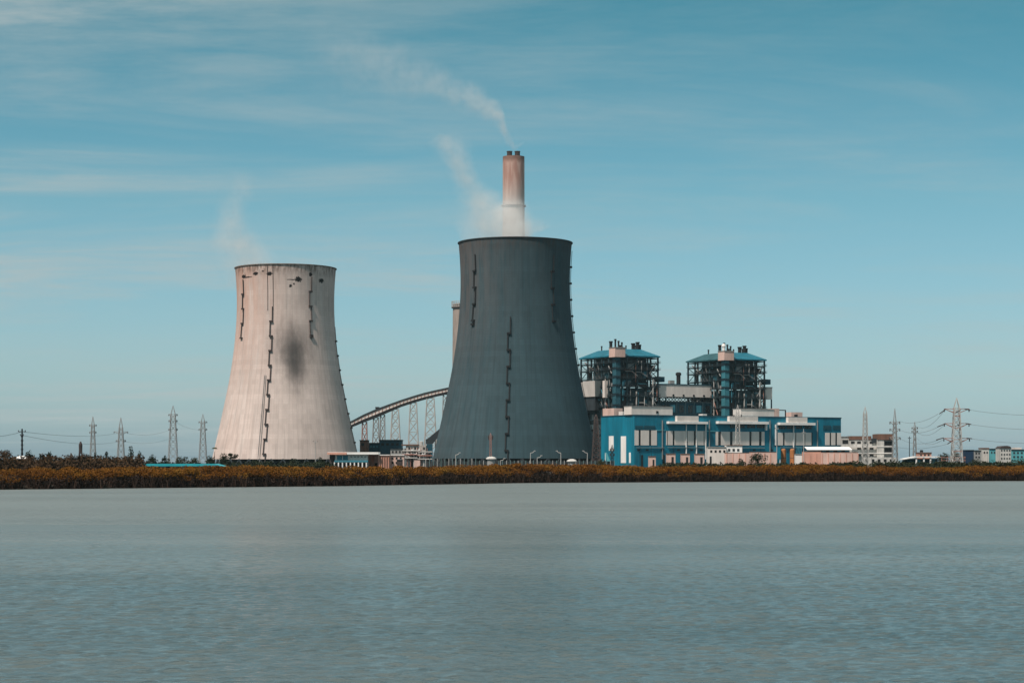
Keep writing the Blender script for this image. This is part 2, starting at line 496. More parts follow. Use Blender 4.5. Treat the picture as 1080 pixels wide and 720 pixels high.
def tower_r(z): return float(np.interp(z, zz_[::-1], rr_[::-1]))


ZS = np.linspace(ZB, ZT, 70)
# smooth the measured profile
RS = np.array([tower_r(z) for z in ZS])
for _ in range(12):
    RS[1:-1] = .25 * RS[:-2] + .5 * RS[1:-1] + .25 * RS[2:]


def tower_r(z): return float(np.interp(z, ZS, RS))


def on_tower(th, z, off=0.0):
    r = tower_r(z) + off
    return Vector((r * math.sin(th), -r * math.cos(th), z))


def tower_mat(name, base, streak, rust, soot, spots):
    m, nt, N, L, P = nodes_of(name)
    uv = N.new('ShaderNodeUVMap'); sp = N.new('ShaderNodeSeparateXYZ'); L.new(uv.outputs[0], sp.inputs[0])
    U, Vv = sp.outputs[0], sp.outputs[1]                  # U: degrees from the lake side / 100, V: height share
    def noise(su, sv, detail=5, rough=.6, seed=0):
        mp = N.new('ShaderNodeMapping'); mp.inputs['Scale'].default_value = (su, sv, 1); mp.inputs['Location'].default_value = (seed, seed * .7, 0)
        L.new(uv.outputs[0], mp.inputs['Vector'])
        n = N.new('ShaderNodeTexNoise'); n.inputs['Scale'].default_value = 1; n.inputs['Detail'].default_value = detail; n.inputs['Roughness'].default_value = rough
        L.new(mp.outputs[0], n.inputs['Vector']); return n.outputs['Fac']
    col = mixc(N, L, 'MIX', maprange(N, L, noise(3, 3), .3, .7), (*[c * .86 for c in base], 1), (*[c * 1.08 for c in base], 1))
    # vertical run-off streaks
    st = maprange(N, L, noise(34, 1.3, 7, .75, 2.3), .45, .68)
    col = mixc(N, L, 'MIX', mathn(N, L, 'MULTIPLY', st, streak), col, (*[c * .45 for c in base], 1))
    # fine pour-lift lines and vertical shutter joints
    blot = maprange(N, L, noise(7, 2.4, 8, .75, 11), .40, .66)
    col = mixc(N, L, 'MIX', mathn(N, L, 'MULTIPLY', blot, streak * .35), col, (*[c * .6 for c in base], 1))
    cell = N.new('ShaderNodeCombineXYZ')
    L.new(mathn(N, L, 'FLOOR', mathn(N, L, 'MULTIPLY', U, 24.0)), cell.inputs[0]); L.new(mathn(N, L, 'FLOOR', mathn(N, L, 'MULTIPLY', Vv, 39.0)), cell.inputs[1])
    wn_ = N.new('ShaderNodeTexWhiteNoise'); L.new(cell.outputs[0], wn_.inputs['Vector'])
    lift = N.new('ShaderNodeTexWhiteNoise'); lift.noise_dimensions = '1D'; L.new(mathn(N, L, 'FLOOR', mathn(N, L, 'MULTIPLY', Vv, 39.0)), lift.inputs['W'])
    pv_ = mathn(N, L, 'ADD', mathn(N, L, 'MULTIPLY', wn_.outputs['Value'], .13), mathn(N, L, 'MULTIPLY', lift.outputs['Value'], .12))
    col = mixc(N, L, 'MIX', pv_, col, (*[c * .25 for c in base], 1))
    fr = mathn(N, L, 'FRACT', mathn(N, L, 'MULTIPLY', Vv, 78.0))
    ln = maprange(N, L, fr, .0, .12, 1.0, 0.0)
    fu = mathn(N, L, 'FRACT', mathn(N, L, 'MULTIPLY', U, 24.0))
    lu = maprange(N, L, fu, .0, .10, 1.0, 0.0)
    col = mixc(N, L, 'MIX', mathn(N, L, 'MULTIPLY', mathn(N, L, 'MAXIMUM', ln, mathn(N, L, 'MULTIPLY', lu, .4)), .26), col, (*[c * .4 for c in base], 1))
    # rust bleeding from the rim, most on the left side
    top = maprange(N, L, Vv, .25, 1.0)
    lft = maprange(N, L, U, .15, -.75)
    rs = mathn(N, L, 'MULTIPLY', maprange(N, L, noise(14, 2.6, 8, .75, 5.1), .30, .58), mathn(N, L, 'MULTIPLY', mathn(N, L, 'MULTIPLY_ADD', top, .75, .25), mathn(N, L, 'MULTIPLY_ADD', lft, .85, .15)))
    col = mixc(N, L, 'MIX', mathn(N, L, 'MULTIPLY', rs, min(rust, 1.0) if rust < .3 else .85), col, (.52, .28, .20, 1))
    rim = mathn(N, L, 'MULTIPLY', maprange(N, L, Vv, .925, .995), maprange(N, L, noise(26, 16, 6, .75, 8), .40, .62))
    col = mixc(N, L, 'MIX', mathn(N, L, 'MULTIPLY', rim, .8 * (1 if rust > .3 else .5)), col, (.09, .055, .04, 1))
    wob = mathn(N, L, 'SUBTRACT', noise(9, 9, 6, .65, 3), .5)
    def blob(u0, v0, su, sv, soft0, soft1, wobk):
        du = mathn(N, L, 'DIVIDE', mathn(N, L, 'SUBTRACT', U, u0), su)
        dv = mathn(N, L, 'DIVIDE', mathn(N, L, 'SUBTRACT', Vv, v0), sv)
        d = mathn(N, L, 'SQRT', mathn(N, L, 'ADD', mathn(N, L, 'MULTIPLY', du, du), mathn(N, L, 'MULTIPLY', dv, dv)))
        d = mathn(N, L, 'MULTIPLY_ADD', wob, wobk, d)
        return maprange(N, L, d, soft1, soft0)
    for (u0, v0, su, sv) in soot:
        col = mixc(N, L, 'MIX', mathn(N, L, 'MULTIPLY', blob(u0, v0, su, sv, .0, 1.25, .8), .80), col, (.045, .045, .045, 1))
    wob2 = noise(70, 150, 4, .7, 1)
    for (u0, v0, su, sv) in spots:
        du = mathn(N, L, 'DIVIDE', mathn(N, L, 'SUBTRACT', U, u0), su)
        dv = mathn(N, L, 'DIVIDE', mathn(N, L, 'SUBTRACT', Vv, v0), sv)
        d = mathn(N, L, 'SQRT', mathn(N, L, 'ADD', mathn(N, L, 'MULTIPLY', du, du), mathn(N, L, 'MULTIPLY', dv, dv)))
        d = mathn(N, L, 'ADD', d, mathn(N, L, 'MULTIPLY_ADD', wob2, 3.0, -1.75))
        col = mixc(N, L, 'MIX', maprange(N, L, d, 1.1, .8), col, (.018, .016, .016, 1))
    L.new(col, P.inputs['Base Color'])
    P.inputs['Roughness'].default_value = .92; P.inputs['Specular IOR Level'].default_value = .15
    bm = N.new('ShaderNodeBump'); bm.inputs['Strength'].default_value = .12; bm.inputs['Distance'].default_value = .2
    L.new(lu, bm.inputs['Height']); L.new(bm.outputs[0], P.inputs['Normal'])
    return m


def cooling_tower(px, D, label, mt, rim_mat, ladders, lad_mat, col_mat):
    t = thing('cooling_tower', label, 'cooling tower', (wx(px, D), D, GZ), 0)
    n = 144
    V, Fc, UV = [], [], []
    prof = [(RS[i], ZS[i]) for i in range(len(ZS))]
    inner = [(RS[i] - .9, ZS[i]) for i in range(len(ZS) - 1, -1, -1)]
    full = prof + inner
    me = bpy.data.meshes.new('shell')
    for r, z in full:
        for k in range(n):
            a = -math.pi + 2 * math.pi * k / n
            V.append((r * math.sin(a), -r * math.cos(a), z))
    m_ = len(full)
    for i in range(m_):
        j = (i + 1) % m_
        for k in range(n):
            k2 = (k + 1) % n
            Fc.append((i * n + k, i * n + k2, j * n + k2, j * n + k))
            a0 = -1.8 + 3.6 * k / n; a1 = -1.8 + 3.6 * (k + 1) / n
            v0 = (full[i][1] - ZB) / (ZT - ZB); v1 = (full[j][1] - ZB) / (ZT - ZB)
            UV += [(a0, v0), (a1, v0), (a1, v1), (a0, v1)]
    me.from_pydata(V, [], Fc)
    ul = me.uv_layers.new(name='UVMap')
    ul.data.foreach_set('uv', np.array(UV, np.float32).ravel())
    me.polygons.foreach_set('use_smooth', [True] * len(me.polygons))
    me.update(); me.materials.append(mt)
    sh = link(bpy.data.objects.new('shell', me), t)
    sh.data.set_sharp_from_angle(angle=R(40)) if hasattr(sh.data, 'set_sharp_from_angle') else None
    # rim walkway
    rt = tower_r(ZT)
    MB().lathe([(rt - .9, ZT + .01), (rt + .55, ZT + .01), (rt + .55, ZT + .45), (rt - .9, ZT + .45), (rt - .9, ZT + .01)], n, cap=False).build('rim_walkway', rim_mat, t)
    # raking columns under the shell
    rb = tower_r(ZB)
    nc = 40
    for k in range(nc):
        a = 2 * math.pi * k / nc
        for s in (-1, 1):
            b = a + s * math.pi / nc
            MB().bar((( rb + .9) * math.sin(a), -(rb + .9) * math.cos(a), 0), ((rb - .4) * math.sin(b), -(rb - .4) * math.cos(b), ZB + .1), .8).build('column', col_mat, t)
    MB().lathe([(rb - 5, 0), (rb - 5, ZB + 3)], 64).build('fill_pack', 'dark', t)
    MB().lathe([(rb + 2.5, 0), (rb + 2.5, 1.2), (rb + 1.9, 1.2), (rb + 1.9, 0)], 96, cap=False).build('basin_wall', col_mat, t)
    for (deg, z0, z1, step, wd) in ladders:
        th0 = R(deg); lad = MB(); z = z1; side = 1; plats = []
        while z > z0 + .5:
            zn = max(z0, z - step)
            dth = side * .7 / tower_r(z)
            k = 3
            for i in range(k):
                za = z + (zn - z) * i / k; zb = z + (zn - z) * (i + 1) / k
                lad.bar(on_tower(th0 + dth, za, .5), on_tower(th0 + dth, zb, .5), wd)
            plats.append((zn, side)); z = zn; side = -side
        lo = lad.build('caged_ladder', lad_mat, t)
        for zn, sd_ in plats:
            c = on_tower(th0, zn, .6)
            ca, sa = math.cos(th0), math.sin(th0)
            pm = MB(); hx, hy, hz = 1.15, .55, .5
            P8 = []
            for zz in (-hz, hz):
                for (a, b_) in ((-hx, -hy), (hx, -hy), (hx, hy), (-hx, hy)):
                    P8.append((c.x + a * ca - b_ * sa, c.y + a * sa + b_ * ca, c.z + zz))
            pm.hexa(P8).build('landing', lad_mat, lo)
    return t


def fz(py, D=1150.0): return wz(py, D) - GZ


tm_left = tower_mat('pale_stained_concrete', (.64, .555, .51), .5, 1.25, [(.13, .575, .27, .15), (.17, .47, .15, .17)],
                    [(-.50, .945, .035, .008), (-.30, .955, .030, .007), (-.12, .952, .028, .008), (.21, .925, .034, .011), (.36, .952, .018, .009), (.52, .925, .034, .009), (.12, .89, .014, .007), (-.20, .966, .012, .003), (.16, .90, .008, .004), (-.44, .94, .07, .003), (.14, .922, .06, .002)])
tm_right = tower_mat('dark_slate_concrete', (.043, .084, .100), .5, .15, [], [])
M['rim_brown'] = mat('stained_rim_concrete', (.19, .14, .11), .9, .6, .5, stretch=(1, 1, 1))
M['rim_dark'] = mat('dark_rim_concrete', (.035, .040, .042), .9, .3, .3, stretch=(1, 1, 1))
ct1 = cooling_tower(301.3, 1300, 'pale concrete cooling tower with rust stains and a black soot patch', tm_left, 'rim_brown',
              [(-52, fz(355, 1262), fz(292, 1262), 9.4, .58), (-10, 1.0, fz(322, 1260), 9.4, .58), (36, fz(354, 1262), fz(290, 1262), 9.4, .58), (84, 6, fz(345, 1300), 9.4, .3)], 'rust_dark', 'grey_dark')
for th in (-14.5, -8):
    cm = MB()
    zs = np.linspace(fz(326, 1260), ZT, 8)
    for i in range(7): cm.bar(on_tower(R(th), zs[i], .15), on_tower(R(th), zs[i + 1], .15), .28)
    cm.build('conduit', 'rust_dark', ct1)
cm = MB(); zs = np.linspace(1, fz(395, 1260), 8)
for th in (-15.0, -13.5):
    for i in range(7): cm.bar(on_tower(R(th), zs[i], .4), on_tower(R(th), zs[i + 1], .4), .22)
cm.build('service_mast', 'galv_dim', ct1)
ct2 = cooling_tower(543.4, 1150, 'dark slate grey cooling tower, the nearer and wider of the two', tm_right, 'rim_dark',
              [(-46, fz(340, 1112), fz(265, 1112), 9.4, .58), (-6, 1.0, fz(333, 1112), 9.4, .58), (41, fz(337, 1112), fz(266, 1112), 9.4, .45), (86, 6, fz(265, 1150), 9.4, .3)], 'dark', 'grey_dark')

# ------------------------------------------------------------------ chimneys
m, nt, N, L, P = nodes_of('banded_chimney_concrete')
tc = N.new('ShaderNodeTexCoord'); sp = N.new('ShaderNodeSeparateXYZ'); L.new(tc.outputs['Object'], sp.inputs[0])
mp = N.new('ShaderNodeMapping'); mp.inputs['Scale'].default_value = (.3, .3, .04); L.new(tc.outputs['Object'], mp.inputs['Vector'])
nz = N.new('ShaderNodeTexNoise'); nz.inputs['Scale'].default_value = 1; nz.inputs['Detail'].default_value = 6; L.new(mp.outputs[0], nz.inputs['Vector'])
zc = mathn(N, L, 'MULTIPLY_ADD', nz.outputs['Fac'], 9.0, sp.outputs[2])
red = maprange(N, L, zc, 238, 268); low = maprange(N, L, zc, 170, 176, 1, 0)
base = mixc(N, L, 'MIX', maprange(N, L, nz.outputs['Fac'], .3, .7), (.46, .40, .37, 1), (.56, .50, .46, 1))
redc = mixc(N, L, 'MIX', maprange(N, L, nz.outputs['Fac'], .35, .65), (.36, .20, .16, 1), (.47, .31, .26, 1))
col = mixc(N, L, 'MIX', red, base, redc)
col = mixc(N, L, 'MIX', mathn(N, L, 'MULTIPLY', maprange(N, L, zc, 278, 283), .75), col, (.14, .07, .05, 1))
L.new(col, P.inputs['Base Color']); P.inputs['Roughness'].default_value = .9
D = 1800
t = thing('chimney', 'tall pinkish chimney with two dark flues behind the dark tower', 'chimney', (wx(541.7, D), D, GZ))
zt = wz(165.5, D) - GZ
MB().lathe([(14.5, 0), (13.0, 60), (11.4, 130), (9.9, 225), (9.8, zt)], 40).build('stack', m, t, smooth=False)
for dx in (-3.7, 3.4):
    MB().lathe([(2.35, zt - .5), (2.35, zt + 4.2), (2.6, zt + 4.2), (2.6, zt + 5.0), (1.9, zt + 5.0)], 20, cx=dx).build('flue', 'rust_dark', t)
for zz in (wz(218, D) - GZ, wz(290, D) - GZ):
    p_ = MB().lathe([(9.7, zz), (11.1, zz), (11.1, zz + .5), (9.7, zz + .5), (9.7, zz)], 40, cap=False)
    for k in range(20):
        a = 2 * math.pi * k / 20; p_.bar((10.9 * math.cos(a), 10.9 * math.sin(a), zz), (10.9 * math.cos(a), 10.9 * math.sin(a), zz + 1.7), .2)
    p_.build('gallery', 'rust_dark', t)
D = 1420
t = thing('chimney', 'shorter brown chimney with railed top half hidden by the dark tower', 'chimney', (wx(490, D), D, GZ))
zt = wz(321, D) - GZ
MB().lathe([(9.3, 0), (8.8, 60), (8.35, zt)], 40).build('stack', mat('weathered_brown_concrete', (.30, .25, .22), .9, .2, .3), t)
p_ = MB().lathe([(8.3, zt - 2.6), (9.4, zt - 2.6), (9.4, zt - 2.2), (8.3, zt - 2.2), (8.3, zt - 2.6)], 40, cap=False)
p_.build('top_gallery', 'rust_dark', t)
p_ = MB()
for k in range(28):
    a = 2 * math.pi * k / 28; a2 = 2 * math.pi * (k + 1) / 28
    for h0 in (0.6, 2.4, 4.2): p_.bar((9.2 * math.cos(a), 9.2 * math.sin(a), zt - 2.2 + h0), (9.2 * math.cos(a2), 9.2 * math.sin(a2), zt - 2.2 + h0), .25)
    p_.bar((9.2 * math.cos(a), 9.2 * math.sin(a), zt - 2.2), (9.2 * math.cos(a), 9.2 * math.sin(a), zt + 2.2), .3)
p_.build('railing', 'galv', t)

# ------------------------------------------------------------------ turbine hall (turned 28.8 degrees)
ANG = math.atan2(74, 134.7)
CA, SA = math.cos(ANG), math.sin(ANG)
HY = 1070.0; HX = 129 / F * HY


def hu(px):                                   # photo column -> distance along the hall front
    k = (px - 540) / F
    return (HY * k - HX) / (CA - SA * k)


def hz(px, py): return EYE + (HOR - py) / F * (HY + SA * hu(px)) - GZ


hall = thing('turbine_hall', 'long blue clad turbine hall with cream panels and a bright side wall', 'industrial hall', (HX, HY, GZ), ANG)
HH = hz(669, 438)
HD = 34.3
MB().box(0, hu(887), 0, HD, 0, HH).build('wall', 'blue', hall)
MB().box(-.25, hu(887) + .25, -.25, HD + .25, HH + .003, HH + .5).build('roof', 'blue_dark', hall)


def hbox(name, mt, px0, px1, py0, py1, d0=-.18, d1=-.003, lab=None):
    o = MB().box(hu(px0), hu(px1), d0, d1, hz((px0 + px1) / 2, py1), hz((px0 + px1) / 2, py0)).build(name, mt, hall)
    if lab: o['label'] = lab
    return o


for x0, x1, y0, y1, slots in ((669.3, 692.6, 453.4, 469.4, [(673.4, 675.6), (684.4, 686.6)]),
                              (702.5, 743.2, 454.3, 469.2, [(703.4, 704.2), (709.3, 711.2), (723.6, 725.0), (731.6, 733.6), (742.0, 742.7)]),
                              (754.8, 806.2, 455.0, 469.4, [(757.3, 760.2), (769.7, 772.4), (790.2, 792.4), (800.4, 803.0)]),
                              (820.4, 857.0, 456.0, 469.4, [(825.6, 827.4), (838.6, 839.6), (848.6, 849.2), (855.6, 856.8)]),
                              (870.2, 886.8, 456.2, 469.2, [(874.9, 876.5), (880.9, 882.7)])):
    cur = x0
    for s0, s1 in slots + [(x1, None)]:
        if s0 - cur > .3: hbox('cream_panel', 'cream', cur, s0, y0, y1)
        if s1: hbox('slot_window', 'glass_dark', s0, s1, y0, y1, -.09); cur = s1
for x0, x1, y0, y1 in ((670, 678, 448.6, 452.6), (679, 690.8, 448.6, 452.6), (868, 876.5, 448.4, 452.6), (878, 886.4, 448.4, 452.6)):
    o = hbox('louvre', 'blue_dark', x0, x1, y0, y1, -.12)
    for i in range(5):
        yy = y0 + (y1 - y0) * (i + .5) / 5
        MB().box(hu(x0), hu(x1), -.35, -.121, hz(x0, yy) - .12, hz(x0, yy)).build('blade', 'teal', o)
# canopies with their head boxes
for (bx0, bx1, by0, by1, tx0, tx1, ty0, ty1) in ((712, 734.4, 438.6, 444.4, 703, 744, 444.4, 446.9), (767, 797, 439, 444.3, 755, 808, 444.3, 447), (829, 849, 440, 445.6, 820, 857.2, 445.6, 448.2)):
    hbox('head_box', 'cream', bx0, bx1, by0, by1, -2.2, -.003)
    hbox('canopy', 'white', tx0, tx1, ty0, ty1, -2.6, -.003)
for x0, x1 in ((770, 774.5), (775.6, 785.4), (788, 796.4), (798, 806)): hbox('clerestory_window', 'glass_dark', x0, x1, 447.7, 451.2, -.1)
for x0, x1 in ((821, 828.0), (829.6, 837.8), (839.4, 846), (848.4, 855.8)): hbox('clerestory_window', 'glass_dark', x0, x1, 448.9, 452.2, -.1)
hbox('downstand', 'white', 806.6, 808, 447, 453.6, -1.2, -.003)
for px in (723.4, 734.2, 744, 817.6, 836.6): hbox('downpipe', 'white', px - .35, px + .35, 447.5, 484, -.6, -.1)
hbox('string_course', 'teal_pale', 692.7, 702.3, 453.4, 454.0, -.3)
hbox('string_course', 'teal_pale', 744.0, 754.4, 454.2, 454.9, -.3)
for k in range(19):
    u_ = hu(669) + 3.4 + k * 7.25
    if u_ < hu(887) - 1: MB().box(u_, u_ + .22, -.1, -.003, 0, hz(760, 470.5)).build('cladding_joint', 'blue_dark', hall)
for px in (676, 699, 750, 760, 811, 859, 866): hbox('door', 'glass_dark', px, px + 2.2, 479.5, 500, -.12)
for px in (672, 681, 697, 714, 728, 738, 752, 768, 780, 794, 812, 832, 852, 864, 880): hbox('low_window', 'grey_dark', px, px + 3.0, 473.4, 475.2, -.1)
for px0, px1, py in ((671, 700, 471.6), (704, 742, 471.4), (756, 806, 471.8), (821, 884, 471.6)): hbox('cable_tray', 'galv_dim', px0, px1, py, py + .5, -.7, -.2)
for px in (698, 747.6, 811.5, 861.5): hbox('riser', 'galv_dim', px, px + .7, 443, 484, -.5, -.05)
# bright side wall
def sv(px):
    k = (px - 540) / F
    return (HX - k * HY) / (SA + k * CA)
def sz(px, py): return EYE + (HOR - py) / F * (HY + CA * sv(px)) - GZ
def sidebox(name, mt, px0, px1, py0, py1, d=-.15):
    MB().box(d, -.003, sv(px1), sv(px0), sz((px0 + px1) / 2, py1), sz((px0 + px1) / 2, py0)).build(name, mt, hall)
sidebox('white_strip_window', 'white', 642.4, 647.3, 459.6, 475)
sidebox('white_strip_window', 'white', 655, 660.4, 459.8, 488)
sidebox('side_door', 'white', 663.6, 665.4, 477, 488)
# roof-top rooms
def roofbox(name, mt, px0, px1, py0, v0, v1):
    return MB().box(hu(px0), hu(px1), v0, v1, HH + .503, hz((px0 + px1) / 2, py0)).build(name, mt, hall)
rb_ = roofbox('roof_gallery', 'cream', 667.6, 711, 428.8, 1.5, 9)
MB().box(hu(693.6), hu(695.8), 1.3, 1.49, hz(694, 435.6), hz(694, 433.2)).build('vent', 'dark', rb_)
MB().box(hu(667.4), hu(711.3), 1.2, 9.2, hz(690, 428.8) + .003, hz(690, 428.2)).build('coping', 'grey', rb_)
rb_ = roofbox('roof_gallery', 'cream', 783, 818, 431.4, 1.5, 9)
MB().box(hu(782.8), hu(818.0), 1.2, 9.2, hz(800, 431.4) + .003, hz(800, 430.8)).build('coping', 'grey', rb_)
roofbox('roof_room', 'pink', 818.1, 823.6, 430.6, 1.5, 8)
rb_ = roofbox('roof_room', 'pink', 838, 849.8, 434.4, 3, 9)
MB().box(hu(841), hu(844.4), 2.8, 2.99, hz(842, 439), hz(842, 436.8)).build('window', 'dark', rb_)
roofbox('roof_room', 'cream', 745.5, 750, 436.2, 4, 8)
pf = MB(); z_ = hz(828, 432.3)
pf.bar((hu(824), 3, z_), (hu(832), 3, z_), .5); pf.bar((hu(831.8), 3, HH + .5), (hu(831.8), 3, z_), .5)
pf.build('pipe_frame', 'dark', hall)
# small rooms at the left of the roof
MB().box(.5, 6, 21.5, 33.4, HH + .503, sz(640, 430.6)).build('roof_room', 'pink', hall)
MB().box(1, 4.6, 13.5, 17.5, HH + .503, sz(655, 433.6)).build('roof_room', 'cream', hall)

# ------------------------------------------------------------------ boiler houses
def boiler_local(o):                          # nothing but a reminder of the shared frame: x along the front, y away
    return o


def make_boiler(loc, label, roof_mat):
    t = thing('boiler_house', label, 'boiler house', loc, ANG, 'steel framed boiler houses behind the turbine hall')
    W, Dp, He = 32.0, 44.5, 72.3
    xs = [0, 8, 16, 24, 32]; ys = [0, 9, 18, 27, 36, 44.5]
    lv = [8, 16, 24, 32, 40, 47, 53, 58.5, 64, 68.5]
    fr = MB()
    for i, x in enumerate(xs):
        for j, y in enumerate(ys):
            if i in (0, 4) or j in (0, 5): fr.box(x - .45, x + .45, y - .45, y + .45, 0, He)
    for z in lv + [He - .5]:
        for x in (xs if z < 50 else xs[:1] + xs[-1:]): fr.box(x - .28, x + .28, .46, Dp - .46, z - .45, z)
        for y in (ys[:1] + ys[-1:]): fr.box(.46, W - .46, y - .28, y + .28, z - .45, z + .004)
    fr.build('steel_frame', 'steel_teal', t)
    for i in range(len(lv) - 1):
        z0, z1 = lv[i], lv[i + 1]
        for (a, b_) in (((8, 0), (16, 0)), ((24, 0), (32, 0)), ((0, 18), (0, 27)), ((0, 36), (0, 44.5)), ((32, 0), (32, 9)), ((32, 27), (32, 36))):
            if (i + (a[0] > 10)) % 2: a, b_ = b_, a
            MB().bar((a[0], a[1], z0), (b_[0], b_[1], z1), .35).build('brace', 'steel_teal', t)
    MB().box(1.4, W - 1.4, 1.4, Dp - 1.4, 0, 52.2).build('lower_casing', 'casing', t)
    MB().box(4.5, 24.5, 2.2, 33, 54.0, 71.6).build('boiler_casing', 'casing', t)
    # cladding patches and shallow ducts on the faces so that the front is not one plane
    rnd = random.Random(5)
    for k in range(48):
        z = rnd.choice(lv[3:-1]); face = rnd.random() < .55
        h_ = rnd.uniform(1.6, 4.8); w_ = rnd.uniform(2, 6)
        mt = rnd.choice(['casing', 'blue_dark', 'grey_dark', 'galv_dim', 'dark', 'teal', 'grey', 'galv_dim', 'rust_dark'])
        if face:
            x = rnd.uniform(4.5, 25); MB().box(x, x + w_, .5, 1.39 + (.8 if z > 52 else 0), z + .1, z + .1 + h_).build('cladding_patch', mt, t)
        else:
            y = rnd.uniform(5, 36); MB().box(.5, 1.39 + (3 if z > 52 else 0), y, y + w_, z + .1, z + .1 + h_).build('cladding_patch', mt, t)
    # platforms with rails
    for z in lv[4:]:
        pf = MB()
        pf.box(-1.3, W + 1.3, -1.5, -.5, z + .05, z + .3); pf.box(-1.5, -.5, -.45, Dp, z + .05, z + .3)
        pf.box(W + .5, W + 1.7, -.45, Dp * .6, z + .05, z + .3)
        for zz in (z + .85, z + 1.4):
            pf.bar((-1.4, -1.4, zz), (W + 1.4, -1.4, zz), .16); pf.bar((-1.4, -1.4, zz), (-1.4, Dp, zz), .16)
        for k in range(12): pf.bar((W * k / 11, -1.4, z), (W * k / 11, -1.4, z + 1.4), .14)
        pf.build('walkway', 'grey_dark', t)
    # tanks, ducts and pipes seen among the steel
    for (x, y, z, r, h_) in ((28.5, 6, 58.6, 1.6, 5), (28.5, 14, 53.4, 1.8, 4), (2.6, 38, 58.6, 1.4, 4), (2.2, 30, 64.2, 1.2, 3), (29, 22, 64.2, 1.5, 3)):
        MB().lathe([(r * .4, z - .3), (r, z), (r, z + h_), (r * .4, z + h_ + .6)], 14, x, y).build('tank', 'grey_dark', t)
    for (x, y, z0, z1, r) in ((14.8, -.95, 6, 50, .45), (21, -.95, 20, 47, .3), (27.5, -.95, 10, 58, .55), (-.95, 12, 20, 60, .35)):
        MB().tube([(x, y, z0), (x, y, z1)], r, 8).build('riser_pipe', 'galv', t)
    for k in range(34):
        z = rnd.choice(lv[4:]) - rnd.uniform(.5, 5); mt = rnd.choice(['galv_dim', 'rust_steel', 'teal', 'grey', 'galv', 'dark']); r_ = rnd.uniform(.14, .38)
        if rnd.random() < .5:
            if rnd.random() < .5: x = rnd.uniform(4, 31); MB().tube([(x, -.75, z), (x, -.75, min(70, z + rnd.uniform(3, 13)))], r_, 6).build('pipe', mt, t)
            else: x = rnd.uniform(4, 24); MB().tube([(x, -.75, z), (x + rnd.uniform(3, 9), -.75, z), (x + 9.2, -.75, z - 3)], r_, 6).build('pipe', mt, t)
        else:
            y = rnd.uniform(4, 38); MB().tube([(-.75, y, z), (-.75, y + rnd.uniform(0, 5), min(70, z + rnd.uniform(2, 9)))], r_, 6).build('pipe', mt, t)
    for k in range(7):                                     # zig-zag stairs on the right end of the front
        z = 20 + k * 7; MB().bar((25 + 5 * (k % 2), -1.0, z), (30 - 5 * (k % 2), -1.0, z + 7), .5).build('stair_flight', 'galv_dim', t)
    dk = MB().box(6, 22, -.4, 1.3, 33.2, 35.6).box(8, 9.6, -.4, 1.3, 35.6, 46.4); dk.build('air_duct', 'grey_dark', t)
    # stair tower on the corner, its head room, roof
    st = MB().box(-1.2, 2.4, -1.2, 2.8, 0, He - .6).build('stair_tower', 'stair_teal', t)
    for z in lv[3:]: MB().box(-1.3, 2.5, -1.3, 2.9, z, z + .9).build('band', 'blue_dark', st)
    hd = MB().box(-2.6, 5.2, -2.6, 4.8, He - .4, He + 5.6).build('head_room', 'pink', t)
    MB().box(-2.9, 5.5, -2.9, 5.1, He + 5.603, He + 6.0).build('parapet', 'grey', hd)
    rf = MB()
    e = 1.2; z0, z1, z2 = He + .1, He + .9, He + 5.6
    lo = [(-e, -e), (W + e, -e), (W + e, Dp + e), (-e, Dp + e)]; hi_ = [(8, 8), (24, 8), (24, 36), (8, 36)]
    rf.hexa([(x, y, z0) for x, y in lo] + [(x, y, z1) for x, y in lo])
    rf.hexa([(x, y, z1 + .003) for x, y in lo] + [(x, y, z2) for x, y in hi_])
    rf.build('roof', roof_mat, t)
    zf = He + 4.9
    for (x, y, r, h_) in ((-1.6, 4.2, 1.0, 4.4), (.8, 2.5, .6, 5.8), (2.0, 0.5, .55, 4.6), (3.6, -1.0, .5, 3.6)):
        MB().lathe([(r, He + 5.7), (r, He + 5.7 + h_ - 1), (r * 1.25, He + 5.7 + h_ - 1), (r * 1.25, He + 5.7 + h_)], 10, x, y).build('exhaust_vent', 'dark', t)
    for (x, y, r, h_) in ((22.0, 9, 1.1, 5.6), (23.2, 12.5, .8, 3.8), (23, 16, 1.2, 5.2), (8.5, 8.6, .9, 3.2), (9, 33, .45, 3.8), (20, 25, .5, 3.4), (13, 9, .4, 3.0), (24.5, 10, .7, 4.0)):
        MB().lathe([(r, zf - 1.4), (r, zf + h_ - .8), (r * 1.3, zf + h_ - .8), (r * 1.3, zf + h_)], 10, x, y).build('exhaust_vent', 'dark', t)
    # box rooms hung on the right end
    MB().box(W + .6, W + 5.6, .5, 8, 56.6, 60).build('end_room', 'blue_dark', t)
    MB().box(W + .6, W + 8.0, 2.0, 10, 46.6, 54.4).build('end_room', 'cream', t)
    MB().box(W + .4, W + 8.2, 1.8, 10.2, 54.403, 54.9).build('end_roof', 'grey', t)
    lg = MB()
    for x in (W + 1, W + 7.6):
        for y in (2.4, 9.6): lg.box(x - .35, x + .35, y - .35, y + .35, 0, 46.55)
    lg.build('end_post', 'steel_teal', t)
    return t


AX, AY = 67.6, 1290.0
ba = make_boiler((AX, AY, GZ), 'boiler house beside the dark cooling tower with bright teal roof', 'teal_roof')
